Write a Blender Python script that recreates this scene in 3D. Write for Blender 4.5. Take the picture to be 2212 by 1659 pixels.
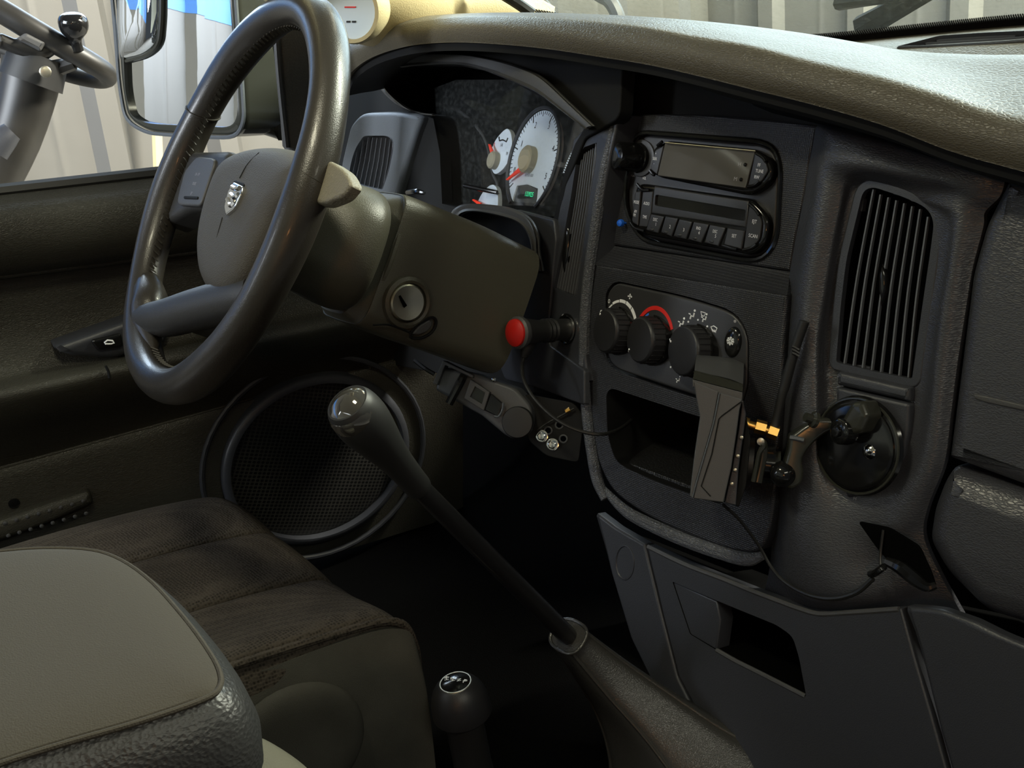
import bpy, bmesh, math, random
import numpy as np
from mathutils import Vector, Matrix
from mathutils.geometry import tessellate_polygon
random.seed(4)
for o in list(bpy.data.objects): bpy.data.objects.remove(o)
SC = bpy.context.scene
COL = SC.collection

# ------------------------------------------------------------------ camera
W, H = 2212, 1659
CX, CY = 1106.0, 829.5
vx = np.array([-1318.0, 0.0]); vy = np.array([3900.0, -0.052*(3900+1318)])
cc = np.array([CX, CY])
FPX = math.sqrt(-np.dot(vx-cc, vy-cc))
def cray(px, py):
    v = np.array([px-CX, -(py-CY), -FPX]); return v/np.linalg.norm(v)
_X = -cray(*vx); _Y = cray(*vy); _Z = np.cross(_X, _Y)
M = np.stack([_X, _Y, _Z], 1).T
RAD = np.array([0, 0, .62])                      # middle of the radio face
def wray(px, py): return M @ cray(px, py)
CAM = RAD - 1.08*wray(1520, 425)
def hit(px, py, p0, n):
    d = wray(px, py); t = np.dot(np.asarray(p0)-CAM, n)/np.dot(d, n); return CAM + t*d
def px_of(P):
    q = M.T @ (np.asarray(P)-CAM); return CX+FPX*q[0]/-q[2], CY-FPX*q[1]/-q[2]
def inside(p, poly):
    x, y = p; c = False
    for i in range(len(poly)):
        (x0, y0), (x1, y1) = poly[i-1][:2], poly[i][:2]
        if (y0 > y) != (y1 > y) and x < (x1-x0)*(y-y0)/(y1-y0)+x0: c = not c
    return c
def pd(px, py, d): return CAM + d*wray(px, py)
def hy(px, py, y): return hit(px, py, (0, y, 0), np.array([0, 1., 0]))
def hz(px, py, z): return hit(px, py, (0, 0, z), np.array([0, 0, 1.]))
cd = bpy.data.cameras.new('camera'); cam = bpy.data.objects.new('camera', cd); COL.objects.link(cam)
cd.sensor_width = 36; cd.lens = FPX/W*36; cd.clip_start = .02; cd.clip_end = 200
mm = Matrix([list(r) for r in M]).to_4x4(); mm.translation = Vector(CAM); cam.matrix_world = mm
SC.camera = cam

# ------------------------------------------------------------------ light
w = bpy.data.worlds.new('shop_air'); SC.world = w; w.use_nodes = True
bg = w.node_tree.nodes['Background']; bg.inputs[0].default_value = (.75, .86, 1.0, 1); bg.inputs[1].default_value = .05
def area(name, loc, target, sx, sy, power, col):
    l = bpy.data.lights.new(name, 'AREA'); l.shape = 'RECTANGLE'; l.size = sx; l.size_y = sy; l.energy = power; l.color = col
    o = bpy.data.objects.new(name, l); COL.objects.link(o); o.location = loc
    o.rotation_euler = (Vector(target)-Vector(loc)).to_track_quat('-Z', 'Y').to_euler(); return o
area('rear_bay_daylight', (-.6, -3.9, 1.95), (-.1, 0, .62), 3.2, 1.7, 330, (.84, .92, 1))
area('front_bay_daylight', (-.9, 2.9, 1.85), (.15, .0, .75), 2.4, 1.8, 74, (.70, .88, 1))
area('side_wall_daylight', (-2.0, -5.2, 1.9), (-2.7, .9, .5), 1.6, 1.2, 62, (.97, .98, 1))
area('left_bay_daylight', (-2.35, .75, 1.55), (.1, -.1, .55), 1.5, .8, 32, (.70, .86, 1))
area('warm_wall_fill', (-1.6, 2.2, 2.9), (-2.6, .5, .5), 1.8, .3, 9, (1, .84, .6))  # unseen warm fill added for the ribs of the left wall
area('front_wall_fill', (.9, 2.3, 2.3), (-.6, 3.3, .3), 2.4, .3, 620, (1, .96, .82))  # unseen light added to brighten the front wall
area('right_bay_tube', (1.9, -.9, 1.95), (0, -.05, .6), 1.6, .22, 9, (1, .97, .78))
area('high_bay_lamp', (.9, 1.9, 3.0), (-.1, -.1, .65), 1.1, .5, 30, (1, .97, .74))
area('cab_dome_lamp', (-.02, -.62, 1.27), (-.02, -.55, 0), .18, .10, 2.3, (1, .95, .70))
area('amber_highlight_fill', (1.7, -2.3, 1.25), (-.2, -.4, .6), .25, .15, 2.2, (1, .42, .12))  # unseen light added for the orange highlights, no known lamp
SC.view_settings.view_transform = 'Standard'; SC.view_settings.look = 'None'
SC.view_settings.exposure = 0.35; SC.view_settings.gamma = 1; SC.view_settings.use_curve_mapping = False

# ------------------------------------------------------------------ frames
class Frame:
    def __init__(s, p0, n, uh=(1, 0, 0)):
        n = np.array(n, float); n /= np.linalg.norm(n); u = np.array(uh, float); u -= n*u.dot(n); u /= np.linalg.norm(u)
        s.p0 = np.array(p0, float); s.u = u; s.v = np.cross(n, u); s.n = n
    def h(s, px, py, w=0): return hit(px, py, s.p0+s.n*w, s.n)
    def uv(s, px, py, w=0):
        d = s.h(px, py, w)-s.p0; return (d@s.u, d@s.v)
    def P(s, u, v, w=0): return s.p0+s.u*u+s.v*v+s.n*w
    def sc(s, px, py, w=0): return np.linalg.norm(s.h(px, py, w)-CAM)/FPX       # metres per pixel there
    def at(s, p0): return Frame(p0, s.n, s.u)

# ------------------------------------------------------------------ objects
OFF = {}
def link(o, name_par):
    COL.objects.link(o)
def tag(o, label, cat, group=None):
    o['label'] = label; o['category'] = cat
    if group: o['group'] = group
    return o
def thing(name, label, cat, loc, group=None):
    o = bpy.data.objects.new(name, None); COL.objects.link(o); o.location = Vector(loc); o.empty_display_size = .02
    OFF[o.name] = np.array(loc, float); return tag(o, label, cat, group)
def obj(name, vf, mat, par=None, loc=None, smooth=35):
    v, f = vf
    off = OFF[par.name] if par is not None else (np.array(loc, float) if loc is not None else np.mean(np.array(v), 0))
    me = bpy.data.meshes.new(name); me.from_pydata([tuple(np.asarray(p)-off) for p in v], [], [tuple(q) for q in f]); me.update()
    bm = bmesh.new(); bm.from_mesh(me); bmesh.ops.recalc_face_normals(bm, faces=bm.faces); bm.to_mesh(me); bm.free()
    if smooth:
        me.polygons.foreach_set('use_smooth', [True]*len(me.polygons)); me.set_sharp_from_angle(angle=math.radians(smooth))
    me.materials.append(mat)
    o = bpy.data.objects.new(name, me); COL.objects.link(o)
    if smooth:
        wm = o.modifiers.new('weighted', 'WEIGHTED_NORMAL'); wm.mode = 'FACE_AREA'; wm.weight = 80; wm.keep_sharp = True
    if par is not None: o.parent = par
    else: o.location = Vector(off)
    OFF[o.name] = off
    return o
def struct(o): o['kind'] = 'structure'; return o
def join(*a):
    V, Fc = [], []
    for v, f in a:
        n = len(V); V += list(v); Fc += [tuple(i+n for i in q) for q in f]
    return V, Fc

# ------------------------------------------------------------------ shapes
def rp(pts, r, n=4):
    """closed polygon with rounded corners (r in the same unit; a point may carry its own r)"""
    out = []; m = len(pts)
    for i in range(m):
        p = np.array(pts[i][:2], float); a = np.array(pts[i-1][:2], float); b = np.array(pts[(i+1) % m][:2], float)
        rr = pts[i][2] if len(pts[i]) > 2 else r
        la, lb = np.linalg.norm(a-p), np.linalg.norm(b-p)
        if rr <= 0 or la < 1e-9 or lb < 1e-9: out.append(tuple(p)); continue
        ra, rb = min(rr, la*.48), min(rr, lb*.48)
        A = p+(a-p)/la*ra; B = p+(b-p)/lb*rb
        for k in range(n+1):
            t = k/n; out.append(tuple((1-t)**2*A+2*t*(1-t)*p+t*t*B))
    return out
def cr(pts, n=6, closed=False):
    """Catmull-Rom through points of any dimension"""
    p = [np.array(q, float) for q in pts]; m = len(p); out = []
    for i in range(m if closed else m-1):
        if closed: a, b, c, d = p[i-1], p[i], p[(i+1) % m], p[(i+2) % m]
        else:
            b, c = p[i], p[i+1]; a = p[i-1] if i else 2*b-c; d = p[i+2] if i+2 < m else 2*c-b
        for k in range(n):
            t = k/n; out.append(.5*((2*b)+(c-a)*t+(2*a-5*b+4*c-d)*t*t+(3*b-a-3*c+d)*t**3))
    if not closed: out.append(p[-1])
    return out
def ccw(q):
    a = sum(q[i-1][0]*q[i][1]-q[i][0]*q[i-1][1] for i in range(len(q))); return list(q) if a > 0 else list(q)[::-1]
def inset(q, d):
    m = len(q); out = []
    for i in range(m):
        a, p, b = (np.array(q[j % m]) for j in (i-1, i, i+1))
        e1 = p-a; e2 = b-p; l1, l2 = np.linalg.norm(e1)+1e-12, np.linalg.norm(e2)+1e-12
        n1 = np.array([-e1[1], e1[0]])/l1; n2 = np.array([-e2[1], e2[0]])/l2
        s = n1+n2; k = max(s.dot(s)/2, .35); out.append(tuple(p+s/k*d))
    return out
def tess(fr, loops, w):
    V = []; L = []
    for q in loops: L.append([Vector((a, b, 0)) for a, b in q]); V += [fr.P(a, b, w) for a, b in q]
    return V, [tuple(t) for t in tessellate_polygon(L)]
def slab_uv(fr, q, w0, w1, bev=.002, holes=(), back=True, steps=3):
    """thick plate in frame fr: outline q (u, v), from w0 (back) to w1 (front), rounded front edge, optional holes"""
    q = ccw(q); m = len(q); V = []; Fc = []
    rings = [(q, w0), (q, w1-bev)]
    for k in range(1, steps+1):
        a = k/steps*math.pi/2; rings.append((inset(q, bev*(1-math.cos(a))), w1-bev+bev*math.sin(a)))
    for r, wv in rings: V += [fr.P(a, b, wv) for a, b in r]
    for k in range(len(rings)-1):
        for i in range(m):
            j = (i+1) % m; Fc.append((k*m+i, k*m+j, (k+1)*m+j, (k+1)*m+i))
    hs = [ccw(h)[::-1] for h in holes]
    parts = [(V, Fc), tess(fr, [rings[-1][0]]+hs, w1)]
    if back: parts.append(tess(fr, [q]+hs, w0))
    for h in hs:
        n = len(h); parts.append(([fr.P(a, b, w1) for a, b in h]+[fr.P(a, b, w0) for a, b in h], [(i, (i+1) % n, n+(i+1) % n, n+i) for i in range(n)]))
    V, Fc = join(*parts)
    return weld(V, Fc)
def weld(V, Fc, eps=1e-6):
    key = {}; mp = []; out = []
    for p in V:
        k = tuple(np.round(np.asarray(p)/eps).astype(np.int64))
        if k not in key: key[k] = len(out); out.append(p)
        mp.append(key[k])
    F2 = []
    for f in Fc:
        g = []
        for i in f:
            if mp[i] not in g: g.append(mp[i])
        if len(g) > 2: F2.append(tuple(g))
    return out, F2
def slab(fr, px, w0, w1, bev=.002, holes=(), back=True):
    return slab_uv(fr, [fr.uv(x, y, w1) for x, y in px], w0, w1, bev, [[fr.uv(x, y, w1) for x, y in h] for h in holes], back)
def dome_uv(fr, q, w0, h, n=7, k=.55, back=True):
    q = ccw(q); m = len(q); c = np.mean(np.array(q), 0); V = []; Fc = []
    for j in range(n):
        t = j/n*math.pi/2; s = math.cos(t)**k
        V += [fr.P(*(c+(np.array(p)-c)*s), w0+h*math.sin(t)) for p in q]
    V.append(fr.P(c[0], c[1], w0+h)); top = len(V)-1
    for j in range(n-1):
        for i in range(m): Fc.append((j*m+i, j*m+(i+1) % m, (j+1)*m+(i+1) % m, (j+1)*m+i))
    for i in range(m): Fc.append(((n-1)*m+i, (n-1)*m+(i+1) % m, top))
    if back: Fc.append(tuple(range(m))[::-1])
    return V, Fc
def dome(fr, px, w0, h, n=7, k=.55): return dome_uv(fr, [fr.uv(x, y, w0) for x, y in px], w0, h, n, k)
def ring_uv(c, rx, ry=None, n=32, a0=0): 
    ry = ry or rx; return [(c[0]+rx*math.cos(a0+2*math.pi*i/n), c[1]+ry*math.sin(a0+2*math.pi*i/n)) for i in range(n)]
def box(fr, u0, u1, v0, v1, w0, w1, bev=.001): return slab_uv(fr, [(u0, v0), (u1, v0), (u1, v1), (u0, v1)], w0, w1, bev)
def tube(pts, r, seg=10, n=5, closed=False, caps=True, flat=1.0):
    P = [np.array(p, float) for p in pts]
    rr = list(r) if hasattr(r, '__len__') else [r]*len(P)
    Q = cr([np.append(p, a) for p, a in zip(P, rr)], n, closed) if n > 1 else [np.append(p, a) for p, a in zip(P, rr)]
    R = [q[3] for q in Q]; Q = [q[:3] for q in Q]; m = len(Q)
    t = [(Q[(i+1) % m]-Q[i-1]) if closed else Q[min(i+1, m-1)]-Q[max(i-1, 0)] for i in range(m)]
    t = [x/(np.linalg.norm(x)+1e-12) for x in t]
    a = np.cross(t[0], [0, 0, 1.]); a = np.cross(t[0], [1., 0, 0]) if np.linalg.norm(a) < .1 else a; a /= np.linalg.norm(a)
    V = []; Fc = []
    for i in range(m):
        a = a-t[i]*a.dot(t[i]); a /= np.linalg.norm(a); b = np.cross(t[i], a)
        for k in range(seg):
            g = 2*math.pi*k/seg; V.append(Q[i]+R[i]*(math.cos(g)*a+flat*math.sin(g)*b))
    for i in range(m if closed else m-1):
        i2 = (i+1) % m
        for k in range(seg): Fc.append((i*seg+k, i*seg+(k+1) % seg, i2*seg+(k+1) % seg, i2*seg+k))
    if caps and not closed: Fc += [tuple(range(seg))[::-1], tuple((m-1)*seg+k for k in range(seg))]
    return V, Fc
def lathe(p0, axis, prof, seg=32, n=1, uh=(1, .1, .05)):
    """prof: (radius, height along axis)"""
    fr = Frame(p0, axis, uh); pr = cr(prof, n) if n > 1 else prof; V = []; Fc = []
    for r, h in pr: V += [fr.P(max(r, 1e-5)*math.cos(2*math.pi*k/seg), max(r, 1e-5)*math.sin(2*math.pi*k/seg), h) for k in range(seg)]
    m = len(pr)
    for i in range(m-1):
        for k in range(seg): Fc.append((i*seg+k, i*seg+(k+1) % seg, (i+1)*seg+(k+1) % seg, (i+1)*seg+k))
    Fc += [tuple(range(seg))[::-1], tuple((m-1)*seg+k for k in range(seg))]
    return V, Fc
def loft(rows, n=5, nu=None, cu=False, cv=False):
    """smooth surface through a grid of points; cu closes each row"""
    nu = nu or n
    R = [cr(r, nu, cu) for r in rows]; m = len(R[0])
    cols = [cr([r[i] for r in R], n, cv) for i in range(m)]; k = len(cols[0])
    V = [cols[i][j] for j in range(k) for i in range(m)]; Fc = []
    for j in range(k if cv else k-1):
        for i in range(m if cu else m-1):
            Fc.append((j*m+i, j*m+(i+1) % m, ((j+1) % k)*m+(i+1) % m, ((j+1) % k)*m+i))
    return V, Fc
def cap_rows(rows, n, nu):
    """loft with closed rows and both ends capped"""
    V, Fc = loft(rows, n, nu, True); m = len(cr(rows[0], nu, True)); k = len(V)//m
    Fc += [tuple(range(m))[::-1], tuple((k-1)*m+i for i in range(m))]
    return V, Fc
def sheet(fr_n, rows, th, n=5, nu=None, cut=None):
    """loft given a thickness th along -fr_n (vector): a closed shell"""
    V, Fc = loft(rows, n, nu); d = np.array(fr_n, float)*th; N = len(V)
    if cut: Fc = [f for f in Fc if not inside(px_of(np.mean([V[i] for i in f], 0)), cut)]
    cnt = {}
    for f in Fc:
        for a, b in zip(f, f[1:]+f[:1]): cnt[(a, b)] = 1
    V2 = V+[p-d for p in V]; F2 = list(Fc)+[tuple(i+N for i in f[::-1]) for f in Fc]
    for (a, b) in list(cnt):
        if (b, a) not in cnt: F2.append((b, a, a+N, b+N))
    return V2, F2
def blade(A, B, nrm, depth, th):
    """thin louvre from A to B, depth back along -nrm"""
    A, B, nrm = (np.array(x, float) for x in (A, B, nrm)); t = B-A; t /= np.linalg.norm(t); s = np.cross(t, nrm); s /= np.linalg.norm(s); s *= th/2; d = nrm*depth
    V = [A-s, A+s, B+s, B-s, A-s-d, A+s-d, B+s-d, B-s-d]
    return V, [(0, 1, 2, 3), (4, 7, 6, 5), (0, 4, 5, 1), (1, 5, 6, 2), (2, 6, 7, 3), (3, 7, 4, 0)]
TEXTS = []
def text(s, fr, px, py, hpx, mat, par, w=0, name='lettering', shear=0, sx=1.0, rot=0, bold=False):
    TEXTS.append((s, fr, fr.uv(px, py, w), w+.0003, hpx*fr.sc(px, py, w)/.69, mat, par, name, shear, sx, rot, bold))
def flush_text():
    tmp = []
    for (s, fr, c, wv, size, mat, par, name, shear, sx, rot, bold) in TEXTS:
        cu = bpy.data.curves.new('t', 'FONT'); cu.body = s; cu.size = size; cu.align_x = 'CENTER'; cu.align_y = 'CENTER'; cu.shear = shear; cu.resolution_u = 2
        cu.offset = size*.018 if bold else 0
        o = bpy.data.objects.new('t', cu); COL.objects.link(o); tmp.append(o)
    bpy.context.view_layer.update(); dg = bpy.context.evaluated_depsgraph_get()
    for o, (s, fr, c, wv, size, mat, par, name, shear, sx, rot, bold) in zip(tmp, TEXTS):
        me = bpy.data.meshes.new_from_object(o.evaluated_get(dg)); co = [tuple(v.co) for v in me.vertices]; fs = [tuple(p.vertices) for p in me.polygons]
        cs, sn = math.cos(rot), math.sin(rot)
        V = [fr.P(c[0]+(x*sx*cs-y*sn), c[1]+(x*sx*sn+y*cs), wv) for x, y, z in co]
        if V: obj(name, (V, fs), mat, par, smooth=0)
        bpy.data.meshes.remove(me); bpy.data.objects.remove(o)

# ------------------------------------------------------------------ materials
def mat(name, col, rough=.5, metal=0, spec=.5, emit=None, grain=None, weave=None, ribs=None, coat=0, var=0, wear=None):
    m = bpy.data.materials.new(name); m.use_nodes = True; nt = m.node_tree; N = nt.nodes; L = nt.links
    b = N['Principled BSDF']; b.inputs['Base Color'].default_value = (*col, 1); b.inputs['Roughness'].default_value = rough
    b.inputs['Metallic'].default_value = metal; b.inputs['Specular IOR Level'].default_value = spec; b.inputs['Coat Weight'].default_value = coat
    tc = N.new('ShaderNodeTexCoord')
    if emit: b.inputs['Emission Color'].default_value = (*emit[0], 1); b.inputs['Emission Strength'].default_value = emit[1]
    bump = None
    def addbump(hsock, strength, dist):
        nonlocal bump
        bp = N.new('ShaderNodeBump'); bp.inputs['Strength'].default_value = strength; bp.inputs['Distance'].default_value = dist
        L.new(hsock, bp.inputs['Height'])
        if bump: L.new(bump.outputs[0], bp.inputs['Normal'])
        bump = bp
    if grain:                                    # (scale per metre, strength, wrinkle strength)
        sc, st, wr = grain
        if st:
            v = N.new('ShaderNodeTexVoronoi'); v.feature = 'SMOOTH_F1'; v.inputs['Scale'].default_value = sc; v.inputs['Smoothness'].default_value = .4
            L.new(tc.outputs['Object'], v.inputs['Vector']); addbump(v.outputs['Distance'], st, .0006)
        if wr:
            mp = N.new('ShaderNodeMapping'); mp.inputs['Scale'].default_value = (.8, .8, 2.2); L.new(tc.outputs['Object'], mp.inputs['Vector'])
            no = N.new('ShaderNodeTexNoise'); no.inputs['Scale'].default_value = sc*.35; no.inputs['Detail'].default_value = 2; L.new(mp.outputs[0], no.inputs['Vector'])
            ml = N.new('ShaderNodeVectorMath'); ml.operation = 'SCALE'; ml.inputs['Scale'].default_value = 1.6/sc; L.new(no.outputs['Color'], ml.inputs[0])
            ad = N.new('ShaderNodeVectorMath'); ad.operation = 'ADD'; L.new(mp.outputs[0], ad.inputs[0]); L.new(ml.outputs[0], ad.inputs[1])
            vo = N.new('ShaderNodeTexVoronoi'); vo.feature = 'DISTANCE_TO_EDGE'; vo.inputs['Scale'].default_value = sc*.75; L.new(ad.outputs[0], vo.inputs['Vector'])
            rr = N.new('ShaderNodeValToRGB'); rr.color_ramp.elements[0].position = .0; rr.color_ramp.elements[1].position = .22
            L.new(vo.outputs['Distance'], rr.inputs[0]); addbump(rr.outputs[0], wr, .0007)
    if weave:
        v = N.new('ShaderNodeTexVoronoi'); v.inputs['Scale'].default_value = weave[0]; v.inputs['Randomness'].default_value = .35
        L.new(tc.outputs['Object'], v.inputs['Vector']); addbump(v.outputs['Distance'], weave[1], .001)
        rw_ = N.new('ShaderNodeValToRGB'); rw_.color_ramp.elements[0].color = (.35, .35, .35, 1); rw_.color_ramp.elements[0].position = .1; rw_.color_ramp.elements[1].position = .55; rw_.color_ramp.elements[1].color = (1.25, 1.25, 1.25, 1); L.new(v.outputs['Distance'], rw_.inputs[0]); wcol = rw_
    if ribs:                                     # (ribs per metre, strength, also across)
        fac = None
        for ax in ('Z', 'X')[:2 if ribs[2] else 1]:
            wv = N.new('ShaderNodeTexWave'); wv.bands_direction = ax; wv.inputs['Scale'].default_value = ribs[0]*2*math.pi/20; L.new(tc.outputs['Object'], wv.inputs['Vector'])
            if fac is None: fac = wv.outputs['Fac']
            else:
                mx = N.new('ShaderNodeMath'); mx.operation = 'MINIMUM'; L.new(fac, mx.inputs[0]); L.new(wv.outputs['Fac'], mx.inputs[1]); fac = mx.outputs[0]
        addbump(fac, ribs[1], .0006)
    if bump: L.new(bump.outputs[0], b.inputs['Normal'])
    if var:
        no = N.new('ShaderNodeTexNoise'); no.inputs['Scale'].default_value = 14; no.inputs['Detail'].default_value = 5; L.new(tc.outputs['Object'], no.inputs['Vector'])
        r = N.new('ShaderNodeValToRGB'); r.color_ramp.elements[0].position = .3; r.color_ramp.elements[1].position = .75
        r.color_ramp.elements[0].color = (*[c*(1-var) for c in col], 1); r.color_ramp.elements[1].color = (*[min(1, c*(1+var)) for c in col], 1)
        L.new(no.outputs['Fac'], r.inputs[0]); last = r.outputs[0]
        if weave:
            mu = N.new('ShaderNodeMix'); mu.data_type = 'RGBA'; mu.blend_type = 'MULTIPLY'; mu.inputs[0].default_value = 1; L.new(last, mu.inputs[6]); L.new(wcol.outputs[0], mu.inputs[7]); last = mu.outputs[2]
        L.new(last, b.inputs['Base Color'])
    return m
def glass(name, tint, refl=.06, dust=0.0, dustcol=(.7, .75, .75)):
    m = bpy.data.materials.new(name); m.use_nodes = True; nt = m.node_tree; N = nt.nodes; L = nt.links; N.clear()
    out = N.new('ShaderNodeOutputMaterial'); tr = N.new('ShaderNodeBsdfTransparent'); tr.inputs[0].default_value = (*tint, 1)
    gl = N.new('ShaderNodeBsdfGlossy'); gl.inputs['Roughness'].default_value = .02
    lw = N.new('ShaderNodeLayerWeight'); lw.inputs[0].default_value = .5
    pw = N.new('ShaderNodeMath'); pw.operation = 'POWER'; pw.inputs[1].default_value = 5; L.new(lw.outputs['Facing'], pw.inputs[0])
    fr = N.new('ShaderNodeMath'); fr.operation = 'MULTIPLY_ADD'; fr.inputs[1].default_value = .9; fr.inputs[2].default_value = .03; L.new(pw.outputs[0], fr.inputs[0])
    mx = N.new('ShaderNodeMixShader'); L.new(fr.outputs[0], mx.inputs[0]); L.new(tr.outputs[0], mx.inputs[1]); L.new(gl.outputs[0], mx.inputs[2])
    last = mx
    if dust:
        tc = N.new('ShaderNodeTexCoord'); no = N.new('ShaderNodeTexNoise'); no.inputs['Scale'].default_value = 150; no.inputs['Detail'].default_value = 9; no.inputs['Roughness'].default_value = .75
        L.new(tc.outputs['Object'], no.inputs['Vector']); rr = N.new('ShaderNodeValToRGB'); rr.color_ramp.elements[0].position = .48; rr.color_ramp.elements[1].position = .8
        rr.color_ramp.elements[0].color = (dust*.35,)*3+(1,); rr.color_ramp.elements[1].color = (min(1, dust*2.2),)*3+(1,)
        L.new(no.outputs['Fac'], rr.inputs[0]); df = N.new('ShaderNodeBsdfDiffuse'); df.inputs[0].default_value = (*dustcol, 1)
        m2 = N.new('ShaderNodeMixShader'); L.new(rr.outputs[0], m2.inputs[0]); L.new(mx.outputs[0], m2.inputs[1]); L.new(df.outputs[0], m2.inputs[2]); last = m2
    L.new(last.outputs[0], out.inputs[0]); return m
def speaker_mat():
    m = mat('speaker_mesh', (.02, .02, .02), .5); nt = m.node_tree; N = nt.nodes; L = nt.links; b = N['Principled BSDF']
    tc = N.new('ShaderNodeTexCoord'); mp = N.new('ShaderNodeMapping'); mp.inputs['Scale'].default_value = (165, 165, 190); mp.inputs['Rotation'].default_value = (.35, 0, 0); L.new(tc.outputs['Object'], mp.inputs[0])
    mp.inputs['Scale'].default_value = (0.001, 165, 190)
    v = N.new('ShaderNodeTexVoronoi'); v.inputs['Randomness'].default_value = 0; v.inputs['Scale'].default_value = 1; L.new(mp.outputs[0], v.inputs['Vector'])
    r = N.new('ShaderNodeValToRGB'); r.color_ramp.elements[0].position = .34; r.color_ramp.elements[1].position = .42; r.color_ramp.elements[0].color = (.001, .001, .001, 1); r.color_ramp.elements[1].color = (.03, .029, .026, 1)
    L.new(v.outputs['Distance'], r.inputs[0]); L.new(r.outputs[0], b.inputs['Base Color'])
    bp = N.new('ShaderNodeBump'); bp.inputs['Strength'].default_value = .6; bp.inputs['Distance'].default_value = .001; L.new(r.outputs[0], bp.inputs['Height']); L.new(bp.outputs[0], b.inputs['Normal'])
    return m
MT = dict(
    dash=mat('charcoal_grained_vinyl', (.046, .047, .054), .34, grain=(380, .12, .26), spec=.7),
    dashtop=mat('lit_grained_vinyl_top', (.092, .080, .056), .42, grain=(380, .12, .36), spec=.5),  # lighter copy of the charcoal vinyl, light from above put into its colour
    panel=mat('black_satin_plastic', (.037, .039, .046), .40, grain=(900, .18, 0)),
    panel2=mat('dark_grey_satin_plastic', (.066, .066, .066), .48, grain=(900, .18, 0)),
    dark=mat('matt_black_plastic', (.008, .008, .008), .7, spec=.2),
    void=mat('cavity_black', (.003, .003, .003), .9, spec=0),
    ribbed=mat('ribbed_black_plastic', (.025, .026, .031), .40, ribs=(560, .55, True)),
    radio=mat('radio_black_plastic', (.030, .030, .032), .38, grain=(1500, .1, 0)),
    gloss=mat('gloss_black_plastic', (.008, .008, .008), .12),
    knob=mat('knob_rubber', (.020, .020, .022), .42, grain=(1400, .1, 0)),
    display=mat('mirror_black_display', (.10, .095, .085), .06, spec=1.0, coat=.35),
    white=mat('white_print', (.95, .96, .98), .6), grey=mat('grey_print', (.34, .33, .34), .6), black=mat('black_print', (.01, .01, .01), .6),
    red=mat('red_print', (.75, .02, .012), .5), blue=mat('blue_print', (.05, .2, .75), .5),
    redlens=mat('red_button_lens', (.5, .012, .008), .3, grain=(1500, .3, 0)),
    orange=mat('red_orange_needle', (.9, .05, .02), .45, emit=((.9, .05, .02), .12)),
    dial=mat('pale_blue_dial', (.80, .89, .98), .6), hub=mat('beige_needle_hub', (.42, .38, .27), .55),
    lcd=mat('black_lcd', (.012, .016, .013), .25), lcdon=mat('green_lcd_digits', (.02, .5, .2), .5, emit=((.03, .85, .35), .9)),
    chrome=mat('chrome', (.8, .8, .78), .12, metal=1), steel=mat('brushed_steel', (.62, .58, .46), .34, metal=1), gold=mat('gold_plate', (.80, .48, .13), .33, metal=1),
    leather=mat('worn_black_leather', (.030, .026, .021), .33, grain=(900, .12, .08), coat=.12), stitch=mat('dark_thread', (.02, .016, .010), .6),
    pad=mat('grey_grained_airbag_cover', (.068, .061, .049), .6, grain=(1000, .5, .1), spec=.3),
    padtan=mat('lit_grained_cover', (.20, .18, .13), .55, grain=(500, .6, .2)),  # paler than the other spoke: windshield light put into the colour
    spoke=mat('charcoal_spoke_plastic', (.024, .0225, .020), .5, grain=(900, .15, 0)),
    column=mat('olive_black_column_plastic', (.080, .076, .056), .40, grain=(1100, .3, 0)),
    ventpanel=mat('grey_vent_plastic', (.085, .095, .106), .5, grain=(900, .3, 0)),
    slat=mat('black_louvre_plastic', (.12, .128, .14), .42),
    beige=mat('beige_pillar_plastic', (.60, .49, .27), .55, grain=(600, .3, 0)), podface=mat('white_gauge_face', (.62, .70, .76), .5),
    seat=mat('dark_woven_seat_cloth', (.047, .039, .031), .9, weave=(330, .9), spec=.15, var=.3), seatside=mat('smooth_dark_seat_cloth', (.060, .058, .049), .9, grain=(1500, .5, 0), spec=.15, var=.25),
    arm=mat('grey_armrest_vinyl', (.050, .044, .035), .8, grain=(1000, .3, .05), spec=.18), carpet=mat('black_carpet', (.0022, .0022, .0022), 1, grain=(900, 1, 0), spec=0),
    armside=mat('black_pebbled_armrest_leather', (.026, .026, .026), .42, grain=(420, .7, .1)),
    boot=mat('glossy_black_boot_leather', (.034, .033, .030), .26, grain=(800, .15, .15)),
    lever=mat('black_lever_paint', (.014, .014, .015), .3), headliner=mat('grey_headliner', (.5, .48, .40), .9),
    device=mat('device_black_shell', (.075, .077, .08), .42, grain=(1600, .15, 0)), olive=mat('glossy_black_bracket_plastic', (.034, .035, .028), .2), rubber=mat('black_rubber', (.015, .015, .015), .5),
    cable=mat('black_cable', (.016, .016, .015), .4), mirror=mat('mirror_glass', (.86, .9, .92), .01, metal=1),
    wall=mat('beige_corrugated_steel', (.115, .110, .099), .45, var=.025), bluepaint=mat('blue_stripe_paint', (.05, .23, .62), .5), concrete=mat('grey_concrete', (.22, .21, .19), .85, var=.2),
    forklift=mat('worn_black_machine_paint', (.018, .0165, .014), .42, var=.4), pushpin=mat('blue_plastic', (.02, .15, .75), .3),
    windshield=glass('windshield_glass', (.93, .97, .95), dust=.11), lens=glass('cluster_lens', (.96, .97, .98), dust=.025), speaker=speaker_mat(),
    ridge=mat('highlight_grey_trim_vinyl', (.10, .105, .118), .42, grain=(420, .3, .8)),  # ridge: grey trim, its bluish lightness standing in for the cool highlight
    pillar=mat('dark_grey_pillar_vinyl', (.05, .05, .05), .55, grain=(380, .5, .3)), frit=mat('black_frit', (.005, .005, .006), .4), sensor=mat('door_dark_vinyl', (.034, .032, .024), .44, grain=(420, .25, .4)),
)
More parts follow.
